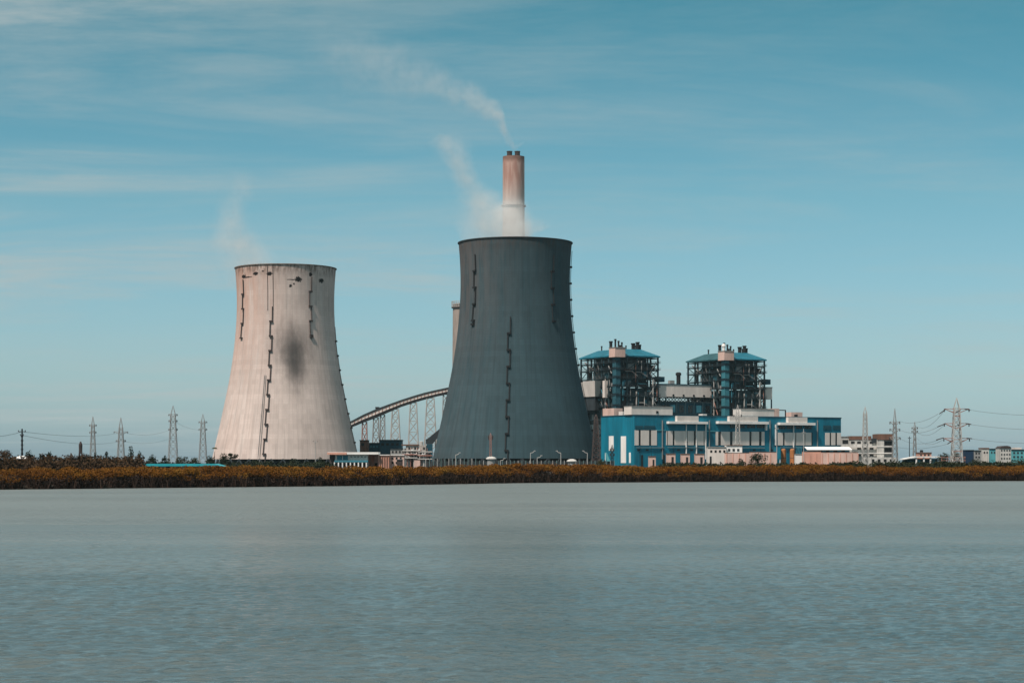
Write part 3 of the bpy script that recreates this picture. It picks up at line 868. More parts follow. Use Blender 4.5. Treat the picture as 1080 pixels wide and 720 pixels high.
# cream coal bunker on its near side
bk = MB(); bk.hexa([(-4, 20, 47), (-.6, 20, 47), (-.6, 36, 47), (-4, 36, 47), (-6, 17, 57.2), (-.6, 17, 57.2), (-.6, 41, 57.2), (-6, 41, 57.2)])
bko = bk.build('coal_bunker', 'cream', ba)
MB().box(-3.2, -.6, 21, 35, 38, 46.99).build('chute', 'grey_dark', ba)
MB().box(-3.0, -.6, 9.5, 12.2, 46, 57).build('duct', 'cream', ba)
bb = dup(ba, (AX + CA * 85.6, AY + SA * 85.6, GZ), 'boiler house farther right with dull greenish roof half and white steam at its head room')
# its own differences: no bunker towards the gallery, a weathered roof, a white solid for the vent's steam puff
for ch in list(bb.children):
    if ch.name.startswith(('coal_bunker', 'chute', 'duct')): bpy.data.objects.remove(ch)
for ch in bb.children:
    if ch.name.startswith('roof'):
        ch.data = ch.data.copy()
        ch.data.materials.append(M['teal_roof_dull'])
        for p in ch.data.polygons:
            if p.normal.x < -.2: p.material_index = 1
    if ch.name.startswith('stair_tower'):
        ch.data = ch.data.copy(); ch.data.materials.clear(); ch.data.materials.append(mat('bright_teal_paint', (.04, .18, .22), .6, .35, .25))
puff = MB().lathe([(.9, 78.3), (1.1, 80.4), (1.5, 81.4), (1.2, 82.6), (.3, 83)], 12, -1.0, .5)  # solid white shape standing in for a puff of steam
puff.build('steam_puff', 'white', bb)
bb['label'] = 'boiler house farther right with dull greenish roof half and a white steam puff'

# bunker bay and gallery between the two
def boiler_to_world(x, y, z=0.0): return (AX + CA * x - SA * y, AY + SA * x + CA * y, GZ + z)
bay = thing('bunker_bay', 'dark blue bay between the boiler houses below the cream gallery', 'industrial bay', boiler_to_world(41.5, 14), ANG)
MB().box(0, 42.5, 0, 18, 0, 44).build('wall', 'blue_dark', bay)
fb = MB()
for k in range(7): fb.box(k * 7 - .35 + .4, k * 7 + .35 + .4, -.5, -.01, 0, 44.3)
for z in (30, 36, 43.6): fb.box(0, 42.5, -.4, -.02, z, z + .6)
fb.build('frame', 'steel_teal', bay)
for k in range(6): MB().box(2.5 + k * 7, 6.2 + k * 7, -.15, -.003, 37.2, 42).build('window', 'teal' if k in (1, 4) else 'glass_dark', bay)
gal = thing('coal_gallery', 'cream coal gallery bridging the gap between the boiler houses', 'gallery', boiler_to_world(40.4, 16, 44.6), ANG)
MB().box(0, 45.0, 0, 5.0, 3.0, 11.0).build('wall', 'cream', gal)
MB().box(-.2, 45.2, -.3, 5.3, 11.003, 11.6).build('roof', 'blue_dark', gal)
for k in range(5): MB().lathe([(.75, -.3), (.75, .3)], 12).build('vent', 'dark', gal)
for k, ch in enumerate([c for c in gal.children if c.name.startswith('vent')]):
    ch.rotation_euler = (R(90), 0, 0); ch.location = (6 + k * 8.2, 0, 4.0)
tr = MB(); tr.box(0, 45, .2, 4.8, 2.3, 2.99)
for k in range(9):
    for y in (.5, 4.5):
        tr.bar((k * 5, y, .1), (k * 5 + 2.5, y, 2.4), .35); tr.bar((k * 5 + 2.5, y, 2.4), (k * 5 + 5, y, .1), .35)
tr.box(0, 45, .2, .8, -.6, .1); tr.box(0, 45, 4.2, 4.8, -.6, .1)
tr.build('truss', 'dark', gal)
MB().lathe([(1.4, 11.6), (1.4, 17.5), (1.9, 17.5), (1.9, 19.0), (.9, 19.6)], 12, 20, 2.5).build('ridge_vent', 'dark', gal)
MB().box(12.5, 16, 1.2, 3.8, 11.603, 14).build('ridge_box', 'grey', gal)

# ------------------------------------------------------------------ coal conveyor between the towers
D = 1450
cv = thing('coal_conveyor', 'long curving coal conveyor gallery rising on lattice trestles between the towers', 'conveyor', (wx(420, D), D, GZ))
cpts = [(318, 468, 476), (345, 456, 463), (371.7, 443.3, 450), (384, 436.8, 445), (398, 430.8, 439.8), (411, 426, 434), (423, 421.7, 428.9), (436, 417.5, 424.6), (448, 414, 421.2), (461, 411, 417.8), (475, 408, 414.8), (490, 405.5, 412), (512, 403, 409.4)]
lx = lambda px: wx(px, D) - wx(420, D)
def cseg(top, bot):
    b_ = MB()
    for i in range(len(cpts) - 1):
        a, c = cpts[i], cpts[i + 1]
        yield_ = []
        def z(p, f): return wz(p[1] + (p[2] - p[1]) * f, D) - GZ
        b_.hexa([(lx(a[0]), -2.2, z(a, bot)), (lx(c[0]), -2.2, z(c, bot)), (lx(c[0]), 2.2, z(c, bot)), (lx(a[0]), 2.2, z(a, bot)),
                 (lx(a[0]), -2.2, z(a, top)), (lx(c[0]), -2.2, z(c, top)), (lx(c[0]), 2.2, z(c, top)), (lx(a[0]), 2.2, z(a, top))])
    return b_
b_ = MB()
def strip(f_top, f_bot, y0, y1, name, mt):
    s = MB()
    for i in range(len(cpts) - 1):
        a, c = cpts[i], cpts[i + 1]
        z = lambda p, f: wz(p[1] + (p[2] - p[1]) * f, D) - GZ
        s.hexa([(lx(a[0]), y0, z(a, f_bot)), (lx(c[0]), y0, z(c, f_bot)), (lx(c[0]), y1, z(c, f_bot)), (lx(a[0]), y1, z(a, f_bot)),
                (lx(a[0]), y0, z(a, f_top)), (lx(c[0]), y0, z(c, f_top)), (lx(c[0]), y1, z(c, f_top)), (lx(a[0]), y1, z(a, f_top))])
    return s.build(name, mt, cv)
strip(0, .18, -2.7, 2.7, 'roof', 'grey_dark')
strip(.19, .62, -2.2, 2.2, 'wall', 'cream')
strip(.63, 1.0, -2.4, 2.4, 'floor_truss', 'dark')
ps = MB()
for px in np.arange(374, 476, 3.7):
    yt = np.interp(px, [c[0] for c in cpts], [c[1] for c in cpts]); yb_ = np.interp(px, [c[0] for c in cpts], [c[2] for c in cpts])
    ps.box(lx(px) - .22, lx(px) + .22, -2.42, -2.203, wz(yt + (yb_ - yt) * .62, D) - GZ, wz(yt + (yb_ - yt) * .19, D) - GZ)
ps.build('frame_post', 'rust_steel', cv)
MB().box(lx(398) - 1.5, lx(398) + 1.5, -1, 1, wz(431, D) - GZ, wz(429, D) - GZ).build('roof_box', 'dark', cv)


def lattice(H, bw, tw, bays, beam, depth_scale=1.0, z0=0.0):
    """four legs and X bracing; returns legs list and a bracing mesh"""
    legs = []
    def corner(k, z):
        f = (z - z0) / (H - z0); h = (bw + (tw - bw) * f) / 2
        sx, sy = ((-1, -1), (1, -1), (1, 1), (-1, 1))[k]
        return Vector((sx * h, sy * h * depth_scale, z))
    for k in range(4): legs.append(MB().bar(corner(k, z0), corner(k, H), beam))
    br = MB()
    zs = [z0 + (H - z0) * (1 - (1 - i / bays) ** 1.15) for i in range(bays + 1)]
    for i in range(bays):
        for k in range(4):
            a, b_ = k, (k + 1) % 4
            br.bar(corner(a, zs[i]), corner(b_, zs[i + 1]), beam * .6); br.bar(corner(b_, zs[i]), corner(a, zs[i + 1]), beam * .6)
            br.bar(corner(a, zs[i + 1]), corner(b_, zs[i + 1]), beam * .6)
    return legs, br, corner


for (px, wtop, wbot, mt) in ((384.5, 4.6, 6.5, 'rust_steel'), (396.5, 5, 9, 'galv_dim'), (403.5, 4.5, 5.5, 'galv_dim'), (417, 6.5, 13, 'galv'), (436, 6.5, 12.5, 'galv'), (454, 7.5, 15, 'galv'), (470, 5, 9, 'galv_dim')):
    zt = wz(np.interp(px, [c[0] for c in cpts], [c[2] for c in cpts]), D) - GZ
    legs, br, _ = lattice(zt, wbot * D / F * 1.0, wtop * D / F, max(4, int(zt / 7)), .62, .8)
    holder = br.build('trestle', mt, cv); holder.location = (lx(px), 0, 0)
    for l_ in legs: l_.build('trestle_leg', mt, holder)

# ------------------------------------------------------------------ generic building helper (front parallel to the lake)
class Bld:
    def __init__(s, name, label, cat, px, D, group=None, base=None):
        s.px, s.D = px, D
        s.root = thing(name, label, cat, (wx(px, D), D, GZ), 0, group)
    def x(s, px): return wx(px, s.D) - wx(s.px, s.D)
    def z(s, py): return max(0.0, wz(py, s.D) - GZ)
    def box(s, name, mt, x0, x1, y0, y1, d0=0.0, d1=10.0, par=None):
        return MB().box(s.x(x0), s.x(x1), d0, d1, s.z(y1), s.z(y0)).build(name, mt, par or s.root)


GROUND_PY = 500
# pavilion left of the dark tower
b = Bld('pavilion', 'low pavilion with flat overhanging white roof, teal glazing and white columns', 'building', 372, 1000)
b.box('roof', 'white', 346, 399.5, 476.6, 479.0, -2.5, 12)
b.box('roof_edge', 'salmon', 345.6, 366, 477.0, 479.2, -2.8, -2.51)
b.box('wall', 'cream', 353.5, 388, 479.01, 500, 0, 10)
b.box('side_wall', 'rust_dark', 347.5, 353.49, 479.02, 500, .5, 10)
wn = b.box('window', 'teal', 355.5, 367, 480.2, 484.9, -.15, -.003)
b.box('frame', 'white', 361, 361.6, 480.2, 484.9, -.3, -.153, wn)
b.box('band', 'teal', 353, 388.3, 485.2, 487.2, -1.6, -.003)
for k in range(9): b.box('column', 'white', 352.4 + k * 4.2, 353.5 + k * 4.2, 487.2, 500, -1.5, -.9)
for k in range(8): b.box('dark_opening', 'dark', 354 + k * 4.2, 356.2 + k * 4.2, 488, 500, -.1, -.003)
for k in range(5): b.box('upper_window', 'grey', 369.5 + k * 3.7, 371.5 + k * 3.7, 480.8, 482.2, -.1, -.003)
b = Bld('salmon_house', 'plain salmon pink house at the right end of the pavilion', 'building', 394, 1010)
b.box('wall', 'salmon', 388.2, 394.6, 479.4, 500, 0, 9); b.box('wing', 'pink', 394.61, 399.2, 479.2, 500, .5, 9)
b.box('roof', 'white', 388, 399.5, 478.5, 479.19, -.4, 9.4)
b.box('door', 'dark', 395, 398, 488, 500, .35, .497)
b = Bld('ribbed_pink_block', 'pink block with vertical brown pilasters between the white house and salmon house', 'building', 405, 1000)
b.box('wall', 'salmon', 399.8, 411, 480, 500, 0, 9)
for k in range(5): b.box('pilaster', 'brown', 400.4 + k * 2.4, 401.2 + k * 2.4, 480.6, 500, -.4, -.003)
b.box('roof', 'white', 399.6, 411.2, 479.2, 479.99, -.5, 9.2)
b = Bld('white_house', 'white house with small dark windows right of the ribbed pink block', 'building', 419, 1005)
b.box('wall', 'pink', 411.4, 426, 480, 500, 0, 9); b.box('roof', 'white', 411.2, 426.4, 479.2, 479.99, -.5, 9.2)
for k in range(3):
    for r_ in range(2): b.box('window', 'dark', 413 + k * 4.3, 415 + k * 4.3, 482 + r_ * 4.6, 484.4 + r_ * 4.6, -.1, -.003)
b = Bld('brown_transfer_house', 'dark brown boxy transfer house against the pale tower edge', 'building', 383.5, 1330)
b.box('wall', 'brown', 379.5, 388, 464.6, 500, 0, 12); b.box('roof', 'dark', 379, 388.4, 463.8, 464.59, -.6, 12.5)
b.box('window', 'dark', 381, 384, 467, 470, -.1, -.003)
b = Bld('dark_teal_works', 'stepped dark teal sheet works below the conveyor trestles', 'industrial shed', 405, 1340)
b.box('wall', 'blue_dark', 388.4, 400, 467.4, 500, 2, 14); b.box('high_bay', 'blue_dark', 400.01, 423.5, 464.4, 500, 0, 16)
b.box('roof', 'grey_dark', 388.2, 400, 466.6, 467.39, 1.5, 14.4); b.box('high_roof', 'grey_dark', 399.8, 424, 463.5, 464.39, -.5, 16.4)
for k in range(4): b.box('window', 'dark', 402 + k * 5.2, 405 + k * 5.2, 467, 469.6, -.1, -.003)
for k in range(3): b.box('low_window', 'teal', 390 + k * 3.2, 392 + k * 3.2, 470, 471.6, 1.9, 1.997)
b = Bld('switch_house', 'pale grey multi storey switch house with many dark openings beside the dark tower', 'building', 437, 1120)
b.box('wall', 'grey', 411.5, 428, 473.4, 500, 3, 14); b.box('upper_wall', 'stained_grey', 428.01, 449, 469.6, 500, 0, 14)
b.box('roof', 'brown', 423.5, 441, 468.4, 469.59, -.6, 14); b.box('low_roof', 'grey_dark', 411.2, 428, 472.7, 473.39, 2.6, 14)
rw = random.Random(3)
for r_ in range(4):
    for k in range(8):
        px = 424.5 + k * 3.1
        if rw.random() < .8 and px > 428.3 and px < 447: b.box('window', 'dark', px, px + rw.uniform(1.2, 2.1), 471.4 + r_ * 4.5, 473.8 + r_ * 4.5, -.1, -.003)
for k in range(4): b.box('low_window', 'dark', 413 + k * 3.7, 414.8 + k * 3.7, 475.2, 477.4, 2.9, 2.997)
for k in range(5): b.box('balcony', 'white', 429 + k * 4, 432.2 + k * 4, 478.2 - (k % 2) * 4.5, 479.2 - (k % 2) * 4.5, -1.2, -.003)
MB().lathe([(1.1, b.z(469.5)), (1.1, b.z(465.5)), (.4, b.z(465))], 12, b.x(444), 5).build('roof_tank', 'galv', b.root)
b = Bld('inclined_conveyor', 'short dark inclined conveyor disappearing behind the dark tower edge', 'conveyor', 457, 1300)
ic = MB().poly([(b.x(449), b.z(463.5)), (b.x(452), b.z(461.5)), (b.x(466), b.z(450)), (b.x(466), b.z(456)), (b.x(456), b.z(468)), (b.x(449), b.z(468))], 0, 4)
ic.build('gallery', 'grey_dark', b.root)
b.box('transfer_tower', 'blue_dark', 450, 456, 468.1, 500, 0, 5)
for px in (459, 464): b.box('support', 'grey_dark', px - .4, px + .4, 462, 500, 1, 2)
b.box('roof_rail', 'rust_dark', 449, 452, 462.9, 463.4, -.2, 0)

b = Bld('pipe_rack', 'rusty and white pipe rack with tanks before the grey switch house', 'pipe rack', 440, 1060)
rk = random.Random(8)
for k in range(9):
    px = 426 + k * 3.5
    b.box('post', 'rust_steel' if k % 3 else 'white', px - .3, px + .3, 474 + rk.uniform(-3, 4), 500, 0, .6)
for y0 in (476.2, 480.0, 483.6): b.box('beam', 'rust_dark', 426, 455, y0, y0 + .7, -.3, -.01)
for y0, mt in ((475.2, 'galv'), (479.2, 'rust_steel'), (482.8, 'galv')):
    MB().tube([(b.x(424), -.7, b.z(y0)), (b.x(440), -.7, b.z(y0)), (b.x(441), -.7, b.z(y0 + 1.2)), (b.x(456), -.7, b.z(y0 + 1.2))], .32, 8).build('pipe', mt, b.root)
for px, yt, rr in ((429.5, 481, 1.6), (435, 478.4, 1.2), (446.5, 480, 1.9), (451.5, 477.6, 1.1)):
    zt = b.z(yt)
    MB().lathe([(rr, 0), (rr, zt - .5), (rr * .6, zt), (.1, zt + .2)], 16, b.x(px), 2.5).build('tank', 'galv' if rr > 1.3 else 'rust_dark', b.root)
b.box('cabin', 'pink', 437, 443.4, 484.5, 500, -4, -1.5); b.box('cabin_roof', 'rust_dark', 436.8, 443.7, 484.0, 484.49, -4.2, -1.3)
b = Bld('yard_cabin', 'small dark cabin with lean to roof at the left of the pipe rack', 'cabin', 421, 985)
b.box('wall', 'rust_dark', 418.5, 424.4, 484.6, 500, 0, 3); b.box('roof', 'galv_dim', 418.2, 424.8, 484, 484.59, -.4, 3.3)

# ------------------------------------------------------------------ right of the hall
b = Bld('office_annex', 'brown topped white office annex at the right end of the blue hall', 'building', 915, 1190)
b.box('wall', 'worn_white', 896.5, 925, 463.6, 500, 2, 16); b.box('parapet', 'brown', 896, 919.6, 459.6, 463.59, 1.7, 16)
b.box('end_block', 'worn_white', 888.5, 896.49, 460.6, 500, 3, 14); b.box('end_roof', 'grey', 888.2, 896.49, 459.9, 460.59, 2.6, 14)
b.box('tower_block', 'worn_white', 925.01, 932.4, 463.6, 500, 0, 16); b.box('tower_recess', 'grey', 932.41, 942, 463.6, 500, 1.2, 16)
b.box('tower_head', 'brown', 925.2, 942.2, 457.4, 463.59, -.4, 16)
b.box('dark_link', 'grey_dark', 919.61, 925.0, 462.2, 467, 1.2, 15)
for x0, x1 in ((889.3, 895.4),): b.box('window', 'dark', x0, x1, 463.6, 467.6, 2.85, 2.997)
for r_, (y0, y1) in enumerate(((465.2, 467.6), (471.8, 473.8), (478.6, 480.8))):
    for k in range(4):
        if r_ == 0 or k > 0:
            b.box('window', 'dark', 898 + k * 6.6, 902 + k * 6.6, y0, y1, 1.85, 1.997)
for y0, y1 in ((465.4, 469.6), (472.4, 476.6)): b.box('tower_window', 'dark', 933.4, 941, y0, y1, 1.05, 1.197)
for y0 in (470.4, 477.4): b.box('slab_edge', 'white', 897, 942.1, y0, y0 + .7, -.3, -.003 if False else 1.1)
b.box('ground_wall', 'worn_white', 910, 944, 482, 500, -4, -.41)
for k in range(5): b.box('ground_window', 'dark', 911.5 + k * 6.4, 914.5 + k * 6.4, 484, 487, -4.1, -4.003)

b = Bld('boundary_wall', 'long patchy pink boundary wall in front of the blue hall', 'wall', 860, 1000)
for i, (x0, x1, yt, mt) in enumerate(((764, 790, 477.6, 'pink'), (790.01, 819, 476.8, 'pink'), (846, 866, 476.2, 'salmon'), (866.01, 905, 477.0, 'pink'))):
    b.box('panel', mt, x0, x1, yt, 500, 0, .4)
    b.box('coping', 'brown', x0, x1, yt - .5, yt - .01, -.1, .5)
for px in list(np.arange(766, 819, 6.6)) + list(np.arange(848, 905, 6.3)): b.box('pier', 'salmon', px, px + .7, 477.8, 500, -.25, -.003)
b = Bld('long_shed', 'long low shed with white sheet roof behind the pink wall', 'shed', 878, 1080)
b.box('wall', 'teal', 852, 896, 474.4, 500, 0, 8)
rf = MB().hexa([(b.x(851), -1, b.z(474.39)), (b.x(898.5), -1, b.z(474.39)), (b.x(898.5), 9, b.z(471.2)), (b.x(851), 9, b.z(471.2)),
                (b.x(851), -1, b.z(474.0)), (b.x(898.5), -1, b.z(474.0)), (b.x(898.5), 9, b.z(470.8)), (b.x(851), 9, b.z(470.8))])
rf.build('roof', 'white', b.root)
for k in range(4): b.box('window', 'dark', 863 + k * 8, 867 + k * 8, 475, 476.4, -.1, -.003)
# orange silos and a blue tank frame
for i, (px, lab) in enumerate(((826.4, 'orange silo nearer the blue frame, left of the pair'), (835.8, 'orange silo nearer the white hut, right of the pair'))):
    D = 1010
    t = thing('silo', lab, 'silo', (wx(px, D), D, GZ), 0, 'orange silos before the hall')
    r = 2.7 * D / F; zt = wz(473.4, D) - GZ
    MB().lathe([(r, 0), (r, zt - .6), (r * .9, zt - .1), (r * .3, zt + .2)], 24).build('body', 'orange', t, smooth=False)
    MB().lathe([(r * 1.04, zt * .55), (r * 1.04, zt * .55 + .25)], 24, cap=False).build('hoop', 'brown', t)
    MB().bar((r * .5, -r * .95, 0), (r * .5, -r * .95, zt), .18).build('ladder', 'dark', t)
b = Bld('blue_tank_house', 'small blue steel house on posts left of the orange silos', 'shed', 820, 1005)
b.box('wall', 'blue', 817, 823, 470, 484, 0, 4); b.box('roof', 'blue_dark', 816.6, 823.4, 469.3, 469.99, -.3, 4.3)
for px in (817.3, 822.7): b.box('post', 'white', px - .3, px + .3, 484.01, 500, .2, .7)
b = Bld('white_hut', 'small white hut with a blue lattice top right of the orange silos', 'hut', 843, 1005)
b.box('wall', 'white', 838.9, 846, 479, 500, 0, 4); b.box('roof', 'grey', 838.6, 846.3, 478.4, 478.99, -.3, 4.3)
lt = MB()
for k in range(4): lt.bar((b.x(840 + k * 1.7), 1, b.z(478.3)), (b.x(841.5 + k * 1.4), 1, b.z(471)), .25)
lt.bar((b.x(840), 1, b.z(471)), (b.x(846), 1, b.z(471)), .25); lt.build('lattice_top', 'teal', b.root)
# whitish plant clutter at the foot of the lattice mast
b = Bld('pump_house', 'cluttered whitish pump house at the foot of the thin lattice mast', 'building', 765, 1030)
b.box('wall', 'cream', 746.5, 766, 471.6, 500, 0, 8); b.box('annex', 'white', 766.01, 783, 469.8, 500, 1, 8)
b.box('roof', 'grey', 746.2, 766, 470.9, 471.59, -.4, 8.3); b.box('annex_roof', 'brown', 766.01, 783.4, 469.1, 469.79, .6, 8.3)
for k in range(4): b.box('window', 'dark', 749 + k * 4.6, 751.2 + k * 4.6, 474.5, 477, -.1, -.003)
for k in range(3): b.box('annex_window', 'grey_dark', 768 + k * 4.8, 770.4 + k * 4.8, 473, 475.6, .85, .997)
b.box('door', 'dark', 748.5, 750.5, 481, 500, -.12, -.003)
for px0, px1, yt, lab in ((684.2, 691.6, 481.4, 'smallest pinkish hut before the blue hall, farthest left'), (703, 712.4, 478.6, 'pink hut standing under the second cream window band'),
                          (718.4, 727.6, 478.8, 'pink hut in the middle of the three taller ones'), (733, 743, 478.8, 'pink hut next to the cluttered pump house')):
    b = Bld('hut', lab, 'hut', (px0 + px1) / 2, 1000, 'pink huts before the blue hall')
    b.box('wall', 'pink', px0, px1, yt, 500, 0, 4); b.box('roof', 'brown', px0 - .3, px1 + .3, yt - .6, yt - .01, -.3, 4.3)
    b.box('door', 'dark', px0 + (px1 - px0) * .55, px0 + (px1 - px0) * .8, yt + 3, 500, -.1, -.003)
b = Bld('loading_hopper', 'white slanted hopper leaning at the left corner of the blue hall', 'hopper', 641, 1040)
MB().poly([(b.x(638.6), b.z(477)), (b.x(640), b.z(477)), (b.x(645), b.z(490)), (b.x(645), 0), (b.x(641.5), 0)], 0, 3).build('chute', 'teal_pale', b.root)
b.box('post', 'white', 638.4, 639.0, 477, 500, 3.1, 3.6)
# far right settlement
b = Bld('open_shed', 'white open fronted shed with pillars at the right', 'shed', 973, 960)
b.box('back_wall', 'blue_dark', 954, 991.5, 483.4, 500, 5, 5.6)
MB().poly([(b.x(952), b.z(483.6)), (b.x(966), b.z(481)), (b.x(992.5), b.z(481)), (b.x(992.5), b.z(482.2)), (b.x(966), b.z(482.2)), (b.x(952), b.z(484.6))], -.5, 7).build('roof', 'white', b.root)
for px in (966.5, 974.5, 981.5, 991): b.box('pillar', 'white', px - .7, px + .7, 482.21, 500, 0, 1)
b.box('panel', 'teal', 968, 972, 484.2, 500, 3, 3.3); b.box('panel', 'teal', 983, 988, 484.2, 500, 3, 3.3)
b = Bld('pink_house', 'flat roofed pink house with a roof tank behind the open shed', 'house', 976, 1200)
b.box('wall', 'salmon', 969, 982.4, 477.6, 500, 0, 8); b.box('roof', 'brown', 968.6, 982.8, 476.8, 477.59, -.4, 8.4)
MB().lathe([(1.0, b.z(476.7)), (1.0, b.z(474.6)), (.4, b.z(474.2))], 12, b.x(973), 3).build('roof_tank', 'dark', b.root)
for k in range(3): b.box('window', 'dark', 970.5 + k * 4, 972.3 + k * 4, 479, 480.6, -.1, -.003)
b = Bld('navy_shed', 'tall narrow navy blue sheet shed right of the red white pylon', 'shed', 1022.6, 960)
b.box('wall', 'navy', 1018.4, 1027, 474.8, 500, 0, 6); b.box('roof', 'dark', 1018.1, 1027.3, 474.2, 474.79, -.3, 6.3)
b = Bld('grey_house', 'grey rendered house next to the navy shed', 'house', 1031, 1000)
b.box('wall', 'grey', 1027.6, 1034.6, 475.2, 500, 0, 8); b.box('roof', 'dark', 1027.3, 1034.9, 474.5, 475.19, -.4, 8.4)
for k in range(2):
    for r_ in range(2): b.box('window', 'dark', 1028.8 + k * 3, 1030.4 + k * 3, 477 + r_ * 4, 478.8 + r_ * 4, -.1, -.003)
b = Bld('white_narrow_house', 'narrow white house with dark attic left of the teal houses', 'house', 1039.5, 1010)
b.box('wall', 'worn_white', 1036, 1043, 473.2, 500, 0, 8); b.box('attic', 'brown', 1035.8, 1043.2, 472, 473.19, -.3, 8.3)
b.box('window', 'dark', 1037.5, 1039, 476, 478, -.1, -.003); b.box('window', 'dark', 1040.4, 1041.8, 476, 478, -.1, -.003)
b = Bld('teal_house', 'small pale teal house left of the tall white house', 'house', 1048.6, 1020)
b.box('wall', 'teal_pale', 1044, 1054, 473.6, 500, 0, 8); b.box('roof', 'grey_dark', 1043.7, 1054.3, 472.8, 473.59, -.4, 8.4)
for k in range(3): b.box('window', 'grey_dark', 1045.2 + k * 3, 1046.6 + k * 3, 476, 478, -.1, -.003)
b = Bld('tall_white_house', 'tall white house with dark rounded attic and rows of windows', 'house', 1060, 1000)
b.box('wall', 'worn_white', 1054.6, 1066.4, 472.4, 500, 0, 9)
MB().poly([(b.x(1054.2), b.z(472.39)), (b.x(1066.8), b.z(472.39)), (b.x(1065.4), b.z(470.6)), (b.x(1062), b.z(469.8)), (b.x(1056.6), b.z(470.2))], -.4, 9.4).build('attic_roof', 'rust_dark', b.root)
for r_ in range(3):
    for k in range(4): b.box('window', 'grey_dark', 1055.8 + k * 2.8, 1057.2 + k * 2.8, 474 + r_ * 4.2, 475.8 + r_ * 4.2, -.1, -.003)
b = Bld('teal_terrace', 'wide teal terrace of houses at the right edge', 'house', 1078, 1010)
b.box('wall', 'teal_pale', 1067, 1092, 474.4, 500, 0, 9); b.box('roof', 'grey_dark', 1066.7, 1092.4, 473.6, 474.39, -.4, 9.4)
b.box('attic', 'cream', 1071, 1078, 471.6, 473.59, 1, 8)
for r_ in range(2):
    for k in range(6): b.box('window', 'grey_dark', 1068.6 + k * 4, 1070.6 + k * 4, 476.4 + r_ * 4.2, 478.4 + r_ * 4.2, -.1, -.003)
b = Bld('gantry', 'rusty red beam gantry at the foot of the red white pylon', 'gantry', 1006, 880)
for y0 in (482.0, 485.0): b.box('beam', 'rust_steel', 993, 1018.5, y0, y0 + .7, 0, .5)
for px in (993.6, 999.8, 1006, 1012, 1018): b.box('post', 'rust_steel', px - .4, px + .4, 481.2, 500, .51, 1.0)

# ------------------------------------------------------------------ far left sheds, hut
b = Bld('teal_roofed_shed', 'very long low shed with bright teal roof at left', 'shed', 186, 720)
b.box('wall', 'grey', 141, 233, 491.2, 500, 0, 9)
MB().poly([(b.x(139), b.z(491.4)), (b.x(145), b.z(488.8)), (b.x(226), b.z(488.8)), (b.x(236), b.z(491.4))], -.6, 10).build('roof', mat('bright_teal_sheet', (.02, .34, .40), .5, .15, .3), b.root)
for k in range(9): b.box('window', 'dark', 145 + k * 10, 149 + k * 10, 491.8, 493.6, -.1, -.003)
b = Bld('white_roofed_shed', 'low shed with thin white roof left of the teal roofed shed', 'shed', 118, 700)
b.box('wall', 'brown', 101, 135, 491.4, 500, 0, 7); b.box('roof', 'white', 100, 136.5, 490.2, 491.39, -.6, 7.6)
for k in range(5): b.box('window', 'dark', 104 + k * 6, 107 + k * 6, 492, 493.6, -.1, -.003)
b = Bld('watch_hut', 'small hut with pale hipped roof under the dark signal mast', 'hut', 22, 640)
b.box('wall', 'brown', 18.6, 25.6, 483.4, 500, 0, 3)
MB().hexa([(b.x(16), -1, b.z(483.39)), (b.x(28.4), -1, b.z(483.39)), (b.x(28.4), 4, b.z(483.39)), (b.x(16), 4, b.z(483.39)),
           (b.x(19), 1, b.z(480.6)), (b.x(25), 1, b.z(480.6)), (b.x(25), 2, b.z(480.6)), (b.x(19), 2, b.z(480.6))]).build('roof', 'white', b.root)
b.box('window', 'dark', 20.4, 23.6, 484.6, 487, -.08, -.003)

# ------------------------------------------------------------------ fence, lamps, masts by the dark tower
b = Bld('fence', 'dark mesh fence on pale posts along the foot of the dark tower', 'fence', 540, 1040)
m, nt, N, L, P = nodes_of('wire_mesh_fence')
P.inputs['Base Color'].default_value = (.03, .04, .042, 1); P.inputs['Roughness'].default_value = .8
tc = N.new('ShaderNodeTexCoord'); wv = N.new('ShaderNodeTexWave'); wv.inputs['Scale'].default_value = 2.0; wv.bands_direction = 'X'
L.new(tc.outputs['Object'], wv.inputs['Vector']); L.new(maprange(N, L, wv.outputs['Fac'], .3, .6, .35, 1.0), P.inputs['Alpha'])
MB().box(b.x(449), b.x(648), 0, .06, 0, 4.2).build('mesh_panel', m, b.root)
M['post_teal'] = mat('pale_teal_post', (.13, .20, .20), .7, .2, .4)
for k in range(50):
    px = 449 + k * 4.06
    MB().bar((b.x(px), -.12, 0), (b.x(px), -.12, 5.6 if k < 14 else 4.6), .3).build('post', 'post_teal' if k % 3 else 'galv', b.root)


def street_lamp(px, D, ytop, side, lab):
    t = thing('street_lamp', lab, 'street lamp', (wx(px, D), D, GZ), 0, 'curved street lamps along the fence')
    h_ = wz(ytop, D) - GZ
    MB().tube([(0, 0, 0), (0, 0, h_ - 1.2)], [.22, .16], 6).build('pole', 'galv', t)
    pts = [(0, 0, h_ - 1.2)] + [(side * 1.9 * math.sin(a), 0, h_ - 1.2 + 1.1 * (1 - math.cos(a))) for a in np.linspace(.2, math.pi / 2, 5)]
    MB().tube(pts, .16, 6).build('arm', 'galv', t)
    MB().box(min(0, side * 1.0) + side * 1.6, max(0, side * 1.0) + side * 1.6, -.25, .25, h_ - .25, h_ + .05).build('lamp_head', 'galv', t)


